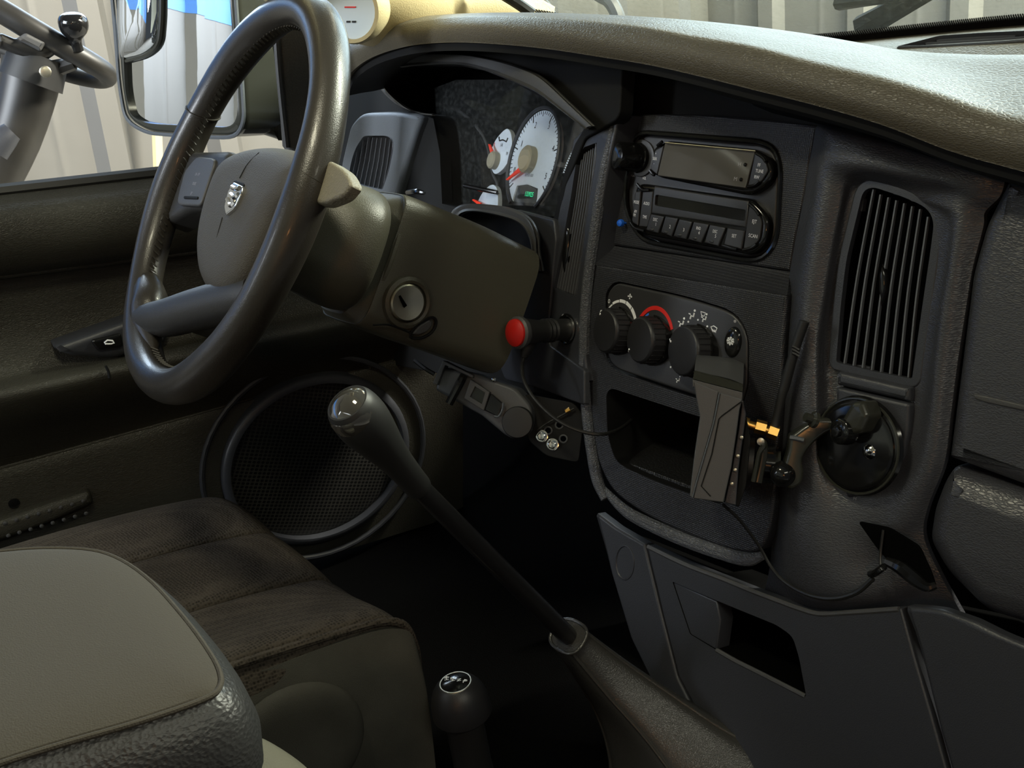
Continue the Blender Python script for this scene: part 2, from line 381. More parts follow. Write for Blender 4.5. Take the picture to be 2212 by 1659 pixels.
# ------------------------------------------------------------------ directions of the truck and of its parts
a12 = math.radians(12)
F = Frame(RAD, (0, -math.cos(a12), math.sin(a12)))                    # centre stack face
NW = np.array([-.2087, -.8382, .5038]); NW /= np.linalg.norm(NW)
HUB = np.array([-.28, -.339, .648]); WH = Frame(HUB, NW)              # steering wheel plane
RT = np.array([.97, -.243, 0]); FW = np.array([.243, .97, 0])         # truck right / forward on the driver's side
DR = Frame((-.69, -.25, .45), RT, FW)                                 # inner face of the driver's door
nD = np.array([-.29, -.94, .17]); nD /= np.linalg.norm(nD)
DG = Frame(CAM+1.225*wray(1170, 520), nD)                             # dash face in front of the driver
GP = Frame((-.3014, .0705, .6134), (math.sin(math.radians(-20))*math.cos(math.radians(20)), -math.cos(math.radians(20))**2, math.sin(math.radians(20))))   # gauge faces
HZ = Frame((0, 0, 0), (0, 0, 1))

# ------------------------------------------------------------------ the building round the truck (leans a little against the truck frame)
LEAN = Matrix.Rotation(math.radians(-3.5), 3, 'Y')
def lean(p): return np.array(LEAN @ Vector(p))
def corrugated(name, origin, along, length, height, out, mt, pitch=.30, band=None, mtband=None, lo=0.0):
    """ribbed steel wall: each sheet between two ribs is a panel of its own"""
    along = np.array(along, float); out = np.array(out, float); origin = np.array(origin, float)
    prof = [(0, 0), (.10, 0), (.115, .004), (.125, .004), (.14, 0), (.20, 0), (.225, .038), (.275, .038), (.30, 0)]
    base = None
    n = int(length/pitch); V = []; Fc = []
    bxv, bxf = box(Frame(origin+along*length/2+np.array([0, 0, height/2+lo])-out*.03, out, along), -length/2, length/2, -height/2, height/2, -.02, 0, .001)
    root = obj(name, ([lean(p) for p in bxv], bxf), mt, None, tuple(origin)); struct(root)
    for k in range(n):
        V = []; Fc = []
        zs = [lo, height+lo]
        for z in zs:
            for s in (0, -.006):
                for a, o in prof: V.append(lean(origin+along*(k*pitch+a*pitch/.30)+out*(o+s)+np.array([0, 0, z])))
        m = len(prof)
        for i in range(m-1): Fc += [(i, i+1, 2*m+i+1, 2*m+i), (m+i, 3*m+i, 3*m+i+1, m+i+1)]
        obj('panel', (V, Fc), mt, root, smooth=20)
        if band:
            V = []; Fc = []
            for z in band:
                for a, o in prof: V.append(lean(origin+along*(k*pitch+a*pitch/.30)+out*(o+.003)+np.array([0, 0, z])))
            for i in range(m-1): Fc.append((i, i+1, m+i+1, m+i))
            obj('painted_stripe', (V, Fc), mtband, root, smooth=20)
    return root
corrugated('wall_left', (-3.3, -5.4, 0), (.10, .995, 0), 8.8, 4.2, (.995, -.10, 0), MT['wall'], pitch=.36, band=(1.30, 1.75), mtband=MT['bluepaint'], lo=-1.0)
corrugated('wall_front', (-2.9, 3.3, 0), (1, -.03, 0), 7.4, 4.2, (-.03, -1, 0), MT['wall'], pitch=.42, lo=-1.0)
struct(obj('floor', box(Frame((0, 0, -.78), (0, 0, 1)), -4, 6, -6, 5, -.05, 0, .01), MT['concrete']))

# ------------------------------------------------------------------ cab shell
tun = [[(x, y, z) for x, z in ((-.75, .0), (-.45, .0), (-.30, .01), (-.16, .06), (-.08, .085), (.10, .085), (.20, .06), (.32, .01), (.9, .0))] for y in (-1.6, -.6, -.1, .25, .42)]
tun[-1] = [(x, y, z+.45) for x, y, z in tun[-1]]; tun[-2] = [(x, y, z+.08) for x, y, z in tun[-2]]
cf = obj('floor_cab', sheet((0, 0, 1), tun, .02, 4, 4), MT['carpet']); struct(cf)
struct(obj('wall_firewall', slab_uv(Frame((0, .42, .3), (0, -1, 0)), [(-.80, -.35), (.95, -.35), (.95, .36), (-.80, .36)], -.02, 0, .004), MT['void']))
rf = [[(x, y, z+.05*(1-(x/.9)**2)) for x in (-.86, -.5, 0, .5, .95)] for y, z in ((-.42, 1.27), (-.8, 1.33), (-1.2, 1.34), (-1.65, 1.31))]
struct(obj('ceiling', sheet((0, 0, -1), rf, -.03, 4), MT['headliner']))
struct(obj('wall_back', slab_uv(Frame((0, -1.7, .7), (0, 1, .1)), [(-.85, -.7), (.95, -.7), (.95, .15), (-.85, .15)], -.03, 0, .01), MT['headliner']))

# ------------------------------------------------------------------ windshield
WSB = [hy(900, 36, .25), hy(1135, 22, .24), hy(1400, 36, .22), hy(1600, 60, .205), hy(1785, 78, .20), hy(2000, 57, .20), hy(2212, 37, .20), hy(2480, 20, .20), hy(2800, 10, .20)]
WSB[2] = hy(1400, 70, .22); WSB[3] = hy(1600, 86, .205)
WN = np.array([.05, -.62, -.78]); WN /= np.linalg.norm(WN)
up = np.array([-.02, -.78, .62])
rows = [[p+up*s+np.array([0, -.03*(s*1.2)*(abs(i-4)/4)**2, 0]) for i, p in enumerate(WSB)] for s in (-.02, .2, .45, .72)]
ws = obj('window_1', sheet(WN, rows, .005, 4), MT['windshield']); struct(ws)
fritrow = [[p+up*s+WN*.003 for p in WSB] for s in (-.03, -.004, .003)]
obj('frit_band', sheet(WN, fritrow, .0015, 3), MT['frit'], ws)
V, Fc = [], []
Q = cr(WSB, 46)
for i in range(len(Q)-1):                                           # the fading comb of the black border
    A = Q[i]; B = Q[i]+(Q[i+1]-Q[i])*.5
    v = [A+up*.002+WN*.003, B+up*.002+WN*.003, B+up*.0095+WN*.003, A+up*.0095+WN*.003]; v += [p+WN*.001 for p in v]
    V, Fc = join((V, Fc), (v, [(0, 1, 2, 3), (7, 6, 5, 4), (0, 4, 5, 1), (1, 5, 6, 2), (2, 6, 7, 3), (3, 7, 4, 0)]))
fo = obj('frit_comb', (V, Fc), MT['frit'], ws); fo['kind'] = 'stuff'

# wipers and cowl outside
wp = thing('windshield_wiper', 'black wiper arm and blade behind the glass at top right', 'wiper', hy(1900, 40, .30))
obj('arm', tube([hy(1860, 62, .30), hy(1925, 25, .30), hy(2040, -40, .30)], [.014, .012, .010], 8), MT['dark'], wp)
obj('blade', tube([hy(1812, 8, .29), hy(1900, -4, .29), hy(2060, -22, .29)], [.012, .011, .010], 8, flat=.6), MT['rubber'], wp)
for k, (xs, lab) in enumerate((((1118, 1165, 1190), 'curved dark pipe seen through the glass above the pillar end'), ((1290, 1318, 1336), 'curved dark pipe seen through the glass, right of the other one'))):
    tag(obj('bent_pipe', tube([hy(xs[0]-120, -240, .9), hy(xs[0]-40, -60, .9), hy(xs[0], -14, .9), hy(xs[1], 4, .9), hy(xs[2], 40, .9), hy(xs[2]+4, 90, .9), hy(xs[2]+10, 420, .9)], .014, 8), MT['panel2']), lab, 'pipe', 'pipes beyond the windshield')

# ------------------------------------------------------------------ dashboard
dash = thing('dashboard', 'charcoal grained dashboard with long curved top pad spanning the cab', 'dashboard', (0, .1, .5))
def brow(px, py, y): return hy(px, py, y)
LOW = [((742, 190), .055), ((757, 155), .045), ((801, 122), .03), ((874, 98), .012), ((953, 89), .0), ((1048, 90), -.012), ((1175, 101), -.028), ((1301, 120), -.042), ((1400, 136), -.05), ((1500, 158), -.056), ((1629, 190), -.06), ((1757, 222), -.062), ((1902, 264), -.062), ((2047, 319), -.062), ((2169, 354), -.064), ((2290, 384), -.07), ((2480, 420), -.08), ((2860, 482), -.10)]
MID = [(738, 150), (757, 122), (800, 96), (870, 74), (953, 62), (1048, 58), (1175, 68), (1301, 88), (1400, 104), (1500, 122), (1629, 153), (1757, 186), (1902, 226), (2047, 272), (2169, 305), (2290, 330), (2480, 368), (2860, 430)]
CRE = [(736, 118), (757, 97), (798, 77), (868, 58), (952, 45), (1046, 40), (1172, 43), (1295, 54), (1395, 66), (1497, 85), (1625, 107), (1753, 140), (1900, 174), (2044, 216), (2166, 256), (2290, 282), (2480, 310), (2860, 372)]
BAK = [(734, 102), (752, 86), (794, 66), (862, 48), (948, 38), (1042, 34), (1165, 33), (1290, 36), (1385, 40), (1487, 46), (1612, 58), (1740, 74), (1860, 94), (1945, 108), (2060, 116), (2212, 118), (2420, 110), (2800, 96)]
rows = [[], [], [], [], [], [], [], [], []]
for bi, (((lx, ly), y), m_, c_, b_) in enumerate(zip(LOW, MID, CRE, BAK)):
    g = brow(lx, ly, y); rows[8].append(g+np.array([0, .06, .002])); rows[0].append(g+np.array([0, .007, -.0015])); rows[1].append(g)
    rows[2].append(brow(*m_, y-.003)); rows[3].append(brow(*c_, y+.006)); p = brow(*b_, y+.085+.013*min(max(bi-8, 0), 5)); rows[4].append(.85*rows[3][-1]+.15*p+np.array([0, 0, .003])); rows[5].append(.45*rows[3][-1]+.55*p+np.array([0, 0, .004])); rows[6].append(p)
    rows[7].append(p+np.array([0, .05, -.03]))
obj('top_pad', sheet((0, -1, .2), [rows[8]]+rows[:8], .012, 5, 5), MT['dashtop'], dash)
# deck between pad and windshield
deck = [[], [], []]
for i, p in enumerate(WSB):
    deck[0].append(p+np.array([0, .02, -.006])); deck[1].append(p+np.array([.004, -.06, -.012])); deck[2].append(p+np.array([.01, -.12, -.034]))
dfo = rp([(1940, 103, 3), (2030, 80, 8), (2120, 74, 8), (2290, 66, 6), (2290, 82, 6), (2150, 94, 8), (2040, 100, 6)], 4)
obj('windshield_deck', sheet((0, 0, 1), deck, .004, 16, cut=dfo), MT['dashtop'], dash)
# dark soffit and body behind the brow
obj('soffit', sheet((0, 0, 1), [[r+np.array([0, .006, -.001]) for r in rows[1]]]+[[r+np.array([0, a+(a2-a)*min(1, max(0, (9-i)/3)), b+(b2-b)*min(1, max(0, (9-i)/3))]) for i, r in enumerate(rows[1])] for a, b, a2, b2 in ((.035, -.012, .05, .0), (.105, -.045, .17, -.004), (.13, -.20, .19, -.10))], .01, 3), MT['dark'], dash)

obj('recess_panel', slab(F, [(1335, 112), (1500, 140), (1790, 212), (1800, 278), (1640, 262), (1500, 254), (1338, 256)], -.03, -.014, .002), MT['dark'], dash)
# driver side face with the cluster opening
hole = [(1262, 279), (1222, 243), (1175, 214), (1111, 178), (1048, 153), (985, 140), (890, 142), (838, 152), (822, 163), (833, 193), (858, 224), (900, 245), (936, 256), (950, 330), (955, 440), (1000, 452), (1066, 452), (1107, 462), (1150, 474), (1196, 470), (1206, 430), (1220, 370), (1243, 310)]
face_px = [(690, 110), (760, 112), (880, 96), (1050, 90), (1230, 104), (1345, 126), (1338, 244), (1330, 260), (1262, 300), (1222, 400), (1200, 560), (1188, 700), (1215, 800), (1262, 830), (1262, 862), (1100, 845), (960, 810), (860, 790), (735, 790), (640, 700), (640, 300)]
obj('driver_face', slab(DG, rp(face_px, 8), -.015, 0, .002, [hole]), MT['dark'], dash)
# tunnel of the hood
def hole_ring(w, s=1.0):
    c = np.mean(np.array([DG.uv(x, y, 0) for x, y in hole]), 0); return [DG.P(*(c+(np.array(DG.uv(x, y, 0))-c)*s), w) for x, y in hole]
V, Fc = loft([hole_ring(-.002), hole_ring(-.05, .99), hole_ring(-.125, .98)], 2, 3, True)
obj('cluster_tunnel', (V, Fc), MT['dark'], dash)
lip_o = [(1273, 271), (1222, 222), (1168, 171), (1127, 149), (1064, 130), (985, 117), (890, 117), (827, 130), (806, 148), (811, 172), (826, 198), (860, 228), (900, 242), (932, 246)]
lip_i = [(1263, 279), (1210, 237), (1160, 200), (1111, 177), (1048, 152), (985, 139), (890, 142), (836, 152), (821, 163), (828, 184), (842, 204), (874, 231), (906, 246), (934, 250)]
L0 = [DG.h(x, y, .0) for x, y in lip_o]; L1 = [DG.h(x, y, .022) for x, y in lip_o]; L2 = [DG.h(x, y, .022) for x, y in lip_i]; L3 = [DG.h(x, y, -.02) for x, y in lip_i]
obj('cluster_hood', sheet(nD, [L0, [a+nD*-.003 for a in L1], [.7*a+.3*b for a, b in zip(L1, L2)], [.25*a+.75*b for a, b in zip(L1, L2)], L2, L3], .004, 3, 5), MT['panel2'], dash)
# arched trim round the steering column
ao = [(972, 470), (980, 453), (1006, 441), (1066, 444), (1107, 453), (1139, 472), (1157, 505), (1160, 543), (1168, 585)]
ai = [(985, 478), (994, 463), (1014, 457), (1053, 461), (1107, 475), (1132, 493), (1145, 520), (1149, 550), (1150, 587)]
A0 = [DG.h(x, y, .0) for x, y in ao]; A1 = [DG.h(x, y, .03) for x, y in ao]; A2 = [DG.h(x, y, .034) for x, y in ai]; A3 = [DG.h(x, y, .0) for x, y in ai]
obj('column_arch', sheet(nD, [A0, A1, [.4*a+.6*b for a, b in zip(A1, A2)], A2, A3], .004, 3, 5), MT['panel2'], dash)
# face between arch and stack
obj('side_face', slab(DG, rp([(1110, 452), (1196, 474), (1200, 520), (1192, 600), (1184, 690), (1186, 745), (1262, 800), (1262, 876), (1245, 870), (1150, 835), (1090, 820), (1075, 780), (1110, 700), (1150, 590), (1166, 585), (1158, 520), (1140, 475)], 6), 0, .006, .002), MT['panel'], dash)
0 and obj('knee_panel', slab(DG, rp([(640, 720), (800, 752), (960, 775), (1100, 785), (1210, 812), (1262, 826), (1262, 900), (1200, 850), (1100, 830), (950, 805), (850, 790), (640, 800)], 8), -.01, .012, .004), MT['panel'], dash)

# left cheek of the stack, turned to the driver
LCn = np.array([-.24, -.93, .2]); LCn /= np.linalg.norm(LCn)
LC = Frame(F.h(1262, 720, .024), LCn)
cheek = [(1336, 246), (1300, 252), (1262, 276), (1238, 300), (1222, 380), (1203, 475), (1188, 597), (1179, 690), (1184, 742), (1205, 782), (1240, 811), (1268, 822), (1262, 760), (1268, 640), (1290, 480), (1318, 330)]
venthole = [(1289, 308), (1262, 318), (1246, 340), (1234, 420), (1216, 520), (1196, 622), (1222, 634), (1246, 640), (1256, 560), (1270, 450), (1287, 350)]
obj('stack_cheek', slab(LC, cheek, -.03, 0, .003, [venthole]), MT['panel'], dash)
# leather ridge edging the stack
rid = [(1336, 247), (1318, 330), (1302, 410), (1289, 490), (1276, 580), (1268, 660), (1265, 740), (1266, 820), (1271, 900), (1280, 970), (1292, 1035), (1310, 1078)]
obj('ridge_return', sheet(RT, [[F.h(x, y, .0) for x, y in rid], [F.h(x, y, .020) for x, y in rid]], .003, 4), MT['panel'], dash)
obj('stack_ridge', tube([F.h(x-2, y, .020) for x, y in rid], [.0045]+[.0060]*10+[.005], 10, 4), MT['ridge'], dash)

# passenger side padded face with the vent recess
def pr(y, xs):                                  # row of (px, offset) at picture row y
    return [F.h(x, yy, o) for x, yy, o in xs]
prow = [
 [(1768, 268, -.005), (1790, 272, .004), (1850, 284, .012), (1930, 306, .014), (2040, 338, .014), (2120, 362, .012), (2176, 378, .006)],
 [(1762, 278, .002), (1790, 286, .022), (1850, 302, .028), (1930, 324, .026), (2040, 354, .024), (2120, 376, .020), (2172, 388, .012)],
 [(1755, 318, .002), (1782, 332, .026), (1830, 348, .032), (1930, 372, .030), (2030, 396, .026), (2100, 412, .022), (2160, 424, .014)],
 [(1747, 360, .002), (1772, 372, .026), (1818, 388, .024), (1868, 396, .011), (1962, 420, .012), (2064, 446, .022), (2128, 458, .014)],
 [(1738, 420, .002), (1765, 430, .026), (1812, 440, .022), (1850, 446, .010), (2020, 470, .014), (2070, 478, .022), (2124, 490, .014)],
 [(1718, 520, .002), (1748, 528, .026), (1792, 536, .022), (1836, 545, .008), (2014, 570, .012), (2056, 576, .022), (2100, 584, .014)],
 [(1702, 620, .002), (1732, 628, .026), (1776, 636, .022), (1820, 644, .006), (1996, 668, .012), (2040, 674, .022), (2084, 682, .014)],
 [(1694, 720, .002), (1722, 728, .026), (1762, 736, .024), (1808, 746, .006), (1984, 772, .012), (2026, 778, .022), (2068, 786, .014)],
 [(1688, 830, .002), (1716, 838, .026), (1760, 846, .026), (1806, 856, .008), (1968, 880, .012), (2016, 888, .022), (2054, 896, .014)],
 [(1680, 950, .002), (1710, 958, .026), (1756, 968, .028), (1808, 980, .014), (1940, 1000, .016), (2000, 1002, .022), (2040, 1000, .014)],
 [(1674, 1070, .002), (1706, 1078, .026), (1756, 1090, .030), (1816, 1104, .024), (1900, 1120, .020), (1960, 1110, .020), (2004, 1096, .012)],
 [(1668, 1170, .002), (1706, 1190, .026), (1756, 1206, .032), (1816, 1216, .028), (1880, 1210, .020), (1930, 1196, .016), (1996, 1160, .008)],
 [(1660, 1240, .002), (1706, 1270, .020), (1760, 1290, .026), (1830, 1294, .026), (1900, 1280, .020), (1960, 1262, .014), (2030, 1240, .004)],
 [(1650, 1280, -.01), (1706, 1312, .004), (1768, 1330, .006), (1840, 1332, .006), (1930, 1322, .004), (2000, 1320, .0), (2080, 1330, -.006)],
]
RV = rp([(1830, 560, 30), (1866, 412, 18), (1888, 404, 10), (1950, 424, 20), (2004, 448, 24), (2020, 478, 20), (2012, 540, 30), (1990, 690, 30), (1972, 818, 6), (1890, 802, 6), (1808, 782, 6), (1818, 660, 30)], 10)
obj('passenger_face', sheet(F.n, [pr(0, r) for r in prow], .006, 9, 9, cut=RV), MT['dash'], dash)
# passenger pad beyond the seam and glove box lid
obj('passenger_pad', slab(F, rp([(2170, 384, 12), (2120, 486, 20), (2091, 590, 20), (2066, 790, 20), (2040, 992, 10), (2230, 1062, 5), (2460, 1130, 5), (2900, 1262, 5), (2900, 540, 5), (2460, 460, 5), (2290, 398, 10)], 20), -.02, .020, .014), MT['dash'], dash)
gl = obj('glovebox_lid', slab(F, rp([(2044, 1008, 20), (2024, 1040, 20), (2002, 1100, 20), (1992, 1170, 20), (2030, 1240, 30), (2120, 1330, 30), (2480, 1440, 5), (2900, 1560, 5), (2900, 1290, 5), (2480, 1160, 5), (2230, 1072, 5)], 20), -.02, .024, .020), MT['dash'], dash)
obj('pull_slot', slab(F, [(2104, 852), (2130, 856), (2300, 896), (2300, 906), (2130, 870), (2106, 862)], .019, .0215, .001), MT['panel2'], dash)
# black plate as painted shadow of the cavity; grab lever below the passenger face
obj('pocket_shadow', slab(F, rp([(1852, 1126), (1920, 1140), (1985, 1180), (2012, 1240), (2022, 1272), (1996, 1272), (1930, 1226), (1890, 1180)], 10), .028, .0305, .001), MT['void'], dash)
obj('pocket_lip', tube([F.h(1916, 1212, .032), F.h(1945, 1226, .034), F.h(1975, 1250, .034), F.h(2002, 1268, .033), F.h(2022, 1264, .03)], [.004, .0055, .0055, .004, .003], 8), MT['gloss'], dash)
# ashtray cover plate under the right vent
obj('vent_sill', slab(F, rp([(1808, 802), (1966, 838), (1964, 868), (1806, 832)], 4), .006, .020, .004), MT['panel'], dash)
obj('cover_plate', slab(F, rp([(1806, 836, 4), (1965, 872, 8), (1962, 930, 8), (1950, 990, 10), (1900, 1060, 20), (1830, 1080, 10), (1800, 1000, 6)], 8), .004, .021, .003), MT['panel'], dash)
# low panel under the stack, with its raised upper edge and the open pocket
LP = Frame(F.h(1600, 1380, .02), (-.10, -.97, .22))
lp = thing('lower_console_panel', 'plain dark panel below the centre stack with an open storage pocket', 'console panel', LP.h(1600, 1500))
pocket = rp([(1452, 1256, 4), (1569, 1306, 4), (1677, 1350, 10), (1712, 1374, 16), (1726, 1420, 14), (1742, 1506, 6), (1640, 1452, 4), (1546, 1404, 4), (1490, 1370, 4)], 6)
obj('panel_plate', slab(LP, rp([(1396, 1178, 2), (1479, 1217, 4), (1626, 1275, 6), (1700, 1303, 10), (1728, 1314, 10), (1769, 1325, 10), (1824, 1323, 10), (1946, 1314, 3), (1975, 1420, 3), (2010, 1540, 3), (2060, 1720, 3), (1700, 1720, 3), (1540, 1600, 3), (1466, 1462, 3), (1430, 1320, 3)], 5), -.012, .0, .002, [pocket]), MT['panel'], lp)
pk = [LP.uv(x, y) for x, y in pocket]; pc = np.mean(np.array(pk), 0)
V, Fc = loft([[LP.P(*p, -.0005) for p in pk], [LP.P(*(pc+(np.array(p)-pc)*.97), -.05) for p in pk], [LP.P(*(pc+(np.array(p)-pc)*.92), -.11) for p in pk]], 2, 1, True)
m_ = len(pk)*1; Fc.append(tuple(range(len(V)-m_, len(V))))
obj('pocket_box', (V, Fc), MT['void'], lp)
obj('edge_highlight', tube([LP.h(x, y, -.001) for x, y in ((1400, 1181), (1479, 1219), (1560, 1250), (1626, 1277), (1700, 1305), (1728, 1315), (1769, 1326), (1824, 1324), (1942, 1316))], .0024, 8), MT['panel2'], lp)  # lighter grey bead that paints the highlight along the raised edge
obj('pocket_lip', tube([LP.h(x, y, -.001) for x, y in ((1548, 1404), (1590, 1428), (1640, 1453), (1740, 1504))], .0022, 8), MT['panel2'], lp)
obj('pocket_cheek', slab(LP, [(1449, 1254), (1548, 1298), (1556, 1340), (1547, 1404), (1488, 1370)], -.02, -.0015, .002), MT['panel'], lp)
obj('left_plate', slab(LP, rp([(1288, 1108, 3), (1330, 1140, 5), (1392, 1176, 2), (1426, 1320, 2), (1462, 1462, 2), (1520, 1580, 2), (1420, 1500, 2), (1362, 1380, 5), (1320, 1240, 5)], 4), -.012, .0, .003), MT['panel'], lp)
obj('screw_cover', tube([LP.P(*(np.array(LP.uv(1350, 1215))+np.array([math.cos(t)*.013, math.sin(t)*.018])), .0) for t in np.linspace(0, 2*math.pi, 20, endpoint=False)], .0012, 6, 1, True), MT['panel'], lp)
obj('right_plate', slab(LP, rp([(1956, 1310, 3), (2000, 1313, 8), (2034, 1318, 8), (2102, 1342, 8), (2160, 1371, 8), (2420, 1480, 4), (2800, 1640, 4), (2800, 1960, 4), (2420, 1800, 4), (2076, 1740, 3), (2030, 1580, 3), (1990, 1420, 3)], 5), -.012, .0, .004), MT['panel'], lp)
obj('back_plate', slab(LP, [(1290, 1130), (1400, 1170), (1700, 1290), (1960, 1290), (2200, 1340), (2500, 1480), (2500, 1900), (1700, 1900), (1480, 1640), (1380, 1440)], -.135, -.125, .002), MT['void'], lp)

# ------------------------------------------------------------------ centre bezel
bz = thing('stack_trim', 'ribbed black centre stack bezel framing radio, climate panel and bin', 'bezel', F.h(1500, 700))
radio_o = rp([(1358, 330, 20), (1376, 284, 26), (1664, 306, 40), (1688, 350, 40), (1679, 525, 40), (1640, 568, 40), (1385, 520, 30), (1347, 450, 40)], 30)
cl_o = rp([(1308, 630, 16), (1328, 606, 16), (1478, 638, 40), (1590, 672, 40), (1619, 724, 30), (1617, 834, 14), (1600, 890, 10), (1494, 858, 20), (1324, 800, 30), (1308, 770, 16)], 16)
bin_o = rp([(1309, 850, 14), (1320, 838, 10), (1500, 897, 20), (1596, 925, 14), (1594, 1060, 20), (1560, 1092, 20), (1400, 1034, 40), (1330, 1000, 24), (1312, 940, 20)], 14)
up_px = rp([(1339, 250, 6), (1420, 246, 20), (1500, 247, 30), (1640, 256, 30), (1767, 272, 4), (1752, 330, 20), (1738, 420, 20), (1716, 520, 20), (1706, 586, 4), (1296, 526, 4), (1306, 430, 20), (1320, 340, 20)], 6)
obj('upper_plate', slab(F, up_px, -.016, 0, .0025, [radio_o]), MT['ribbed'], bz)
ZL = .020
lo_px = rp([(1286, 570, 4), (1700, 636, 4), (1694, 720, 20), (1688, 830, 20), (1680, 950, 20), (1674, 1070, 20), (1662, 1150, 30), (1640, 1196, 24), (1580, 1190, 30), (1480, 1154, 40), (1388, 1110, 40), (1322, 1062, 30), (1290, 1000, 40), (1276, 900, 30), (1268, 760, 30), (1276, 640, 30)], 6)
obj('lower_plate', slab(F, lo_px, -.016, ZL, .003, [cl_o, bin_o]), MT['ribbed'], bz)
obj('ledge', sheet(F.n, [[F.h(x, y, -.001) for x, y in ((1297, 527), (1420, 545), (1560, 565), (1706, 587))], [F.h(x, y, .003) for x, y in ((1294, 538), (1420, 555), (1560, 577), (1705, 600))], [F.h(x, y, .014) for x, y in ((1289, 560), (1420, 581), (1560, 604), (1702, 626))], [F.h(x, y, ZL) for x, y in ((1286, 572), (1420, 592), (1560, 616), (1700, 638))]], .005, 4), MT['ribbed'], bz)
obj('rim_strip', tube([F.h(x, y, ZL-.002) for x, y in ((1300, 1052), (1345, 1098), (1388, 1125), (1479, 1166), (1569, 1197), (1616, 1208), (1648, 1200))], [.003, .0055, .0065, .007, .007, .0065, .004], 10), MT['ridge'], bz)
bq = [F.uv(x, y, ZL) for x, y in bin_o]; bc = np.mean(np.array(bq), 0)
V, Fc = loft([[F.P(*p, ZL-.001) for p in bq], [F.P(*(bc+(np.array(p)-bc)*.97), -.03) for p in bq], [F.P(*(bc+(np.array(p)-bc)*.93), -.12) for p in bq]], 2, 1, True)
Fc.append(tuple(range(len(V)-len(bq), len(V)))); obj('bin_box', (V, Fc), MT['dark'], bz)
obj('bin_mat', slab_uv(Frame(F.P(bc[0], min(p[1] for p in bq)+.016, -.05), (0, 0, 1)), [(-.085, -.06), (.085, -.06), (.085, .045), (-.085, .045)], -.004, 0, .002), mat('dotted_rubber_mat', (.014, .014, .014), .4, weave=(420, 1.0)), bz)
obj('bin_lip', tube([F.h(x, y, .002) for x, y in ((1311, 930), (1322, 985), (1345, 1016), (1400, 1038), (1490, 1072), (1560, 1094))], .0022, 8), MT['panel'], bz)
# ------------------------------------------------------------------ radio
rd = thing('radio', 'factory car radio with mirrored display and disc slot in the centre stack', 'radio', F.h(1510, 430))
fr0 = rp([(1361, 340, 20), (1379, 289, 26), (1660, 311, 40), (1683, 352, 40), (1674, 522, 40), (1636, 561, 40), (1390, 515, 30), (1351, 450, 40)], 30)
obj('faceplate', slab(F, fr0, -.02, -.005, .003), MT['radio'], rd)
obj('surround', tube([F.h(x, y, .0005) for x, y in radio_o], .0022, 6, 1, True), MT['gloss'], rd)
obj('upper_pod', slab(F, rp([(1412, 316, 10), (1440, 304, 8), (1628, 322, 10), (1668, 345, 30), (1668, 392, 30), (1622, 424, 20), (1424, 384, 10), (1402, 372, 10)], 10), -.006, .004, .004), MT['gloss'], rd)
FD = Frame(F.h(1526, 356, .0062), (0, -math.cos(a12+.13), math.sin(a12+.13)))       # the display leans back a little
disp = obj('display', slab(FD, rp([(1436, 309, 2), (1631, 327, 2), (1610, 406, 2), (1420, 379, 2)], 2), -.0045, .0, .0008), MT['display'], rd)
obj('display_rim', tube([F.h(x, y, .0065) for x, y in ((1437, 308), (1534, 317), (1632, 326))], .0006, 6, 1), MT['steel'], rd)
for (x, y, t) in ((1611, 356, 'H'), (1602, 388, 'M')):
    obj('set_button', lathe(FD.h(x, y, -.0003), FD.n, [(.0016, 0), (.0016, .0015), (.001, .002)], 12), MT['gloss'], rd); text(t, FD, x-13, y-1, 8, MT['grey'], rd, .0)
sk = obj('seek_button', slab(F, rp([(1415, 324, 4), (1434, 314, 4), (1419, 378, 4), (1404, 366, 4)], 4), .002, .0058, .001), MT['radio'], rd)
for t, x, y in (('+', 1417, 332), ('SEEK', 1415, 343), ('-', 1413, 353)): text(t, F, x, y, 6, MT['white'], sk, .0058, sx=.62)
tb = obj('tune_button', slab(F, rp([(1632, 328, 4), (1652, 346, 6), (1660, 368, 6), (1645, 392, 6), (1614, 406, 4)], 4), .002, .006, .001), MT['radio'], rd)
for t, x, y in (('FF', 1640, 357), ('TUNE', 1641, 370), ('RW', 1635, 383)): text(t, F, x, y, 7, MT['white'], tb, .006, sx=.75)
obj('lower_pod', slab(F, rp([(1372, 404, 8), (1384, 396, 6), (1624, 430, 16), (1662, 470, 34), (1654, 528, 30), (1624, 552, 14), (1385, 506, 10), (1362, 484, 10)], 10), -.006, .004, .004), MT['gloss'], rd)
obj('slot_frame', slab(F, [(1413, 402), (1617, 434), (1612, 492), (1406, 461)], .002, .0062, .0015, [rp([(1416, 420), (1611, 453), (1609, 478), (1414, 444)], 4)]), MT['radio'], rd)
obj('disc_slot', slab(F, [(1415, 418), (1614, 452), (1611, 480), (1412, 446)], .0, .0032, .0005), MT['dark'], rd)
b = obj('mode_button', slab(F, rp([(1372, 414, 4), (1384, 413, 2), (1378, 488, 2), (1364, 480, 6)], 4), .002, .0062, .001), MT['radio'], rd)
for t, x, y in (('MODE', 1375, 437), ('AM', 1373, 457), ('FM', 1371, 465)): text(t, F, x, y, 6.5, MT['white'], b, .0062, sx=.55)
b = obj('audio_button', slab(F, rp([(1388, 414, 2), (1411, 413, 2), (1406, 462, 2), (1398, 491, 3), (1380, 489, 2)], 2), .002, .0062, .001), MT['radio'], rd)
for t, x, y in (('AUDIO', 1397, 440), ('TIME', 1393, 469)): text(t, F, x, y, 6.5, MT['white'], b, .0062, sx=.55)
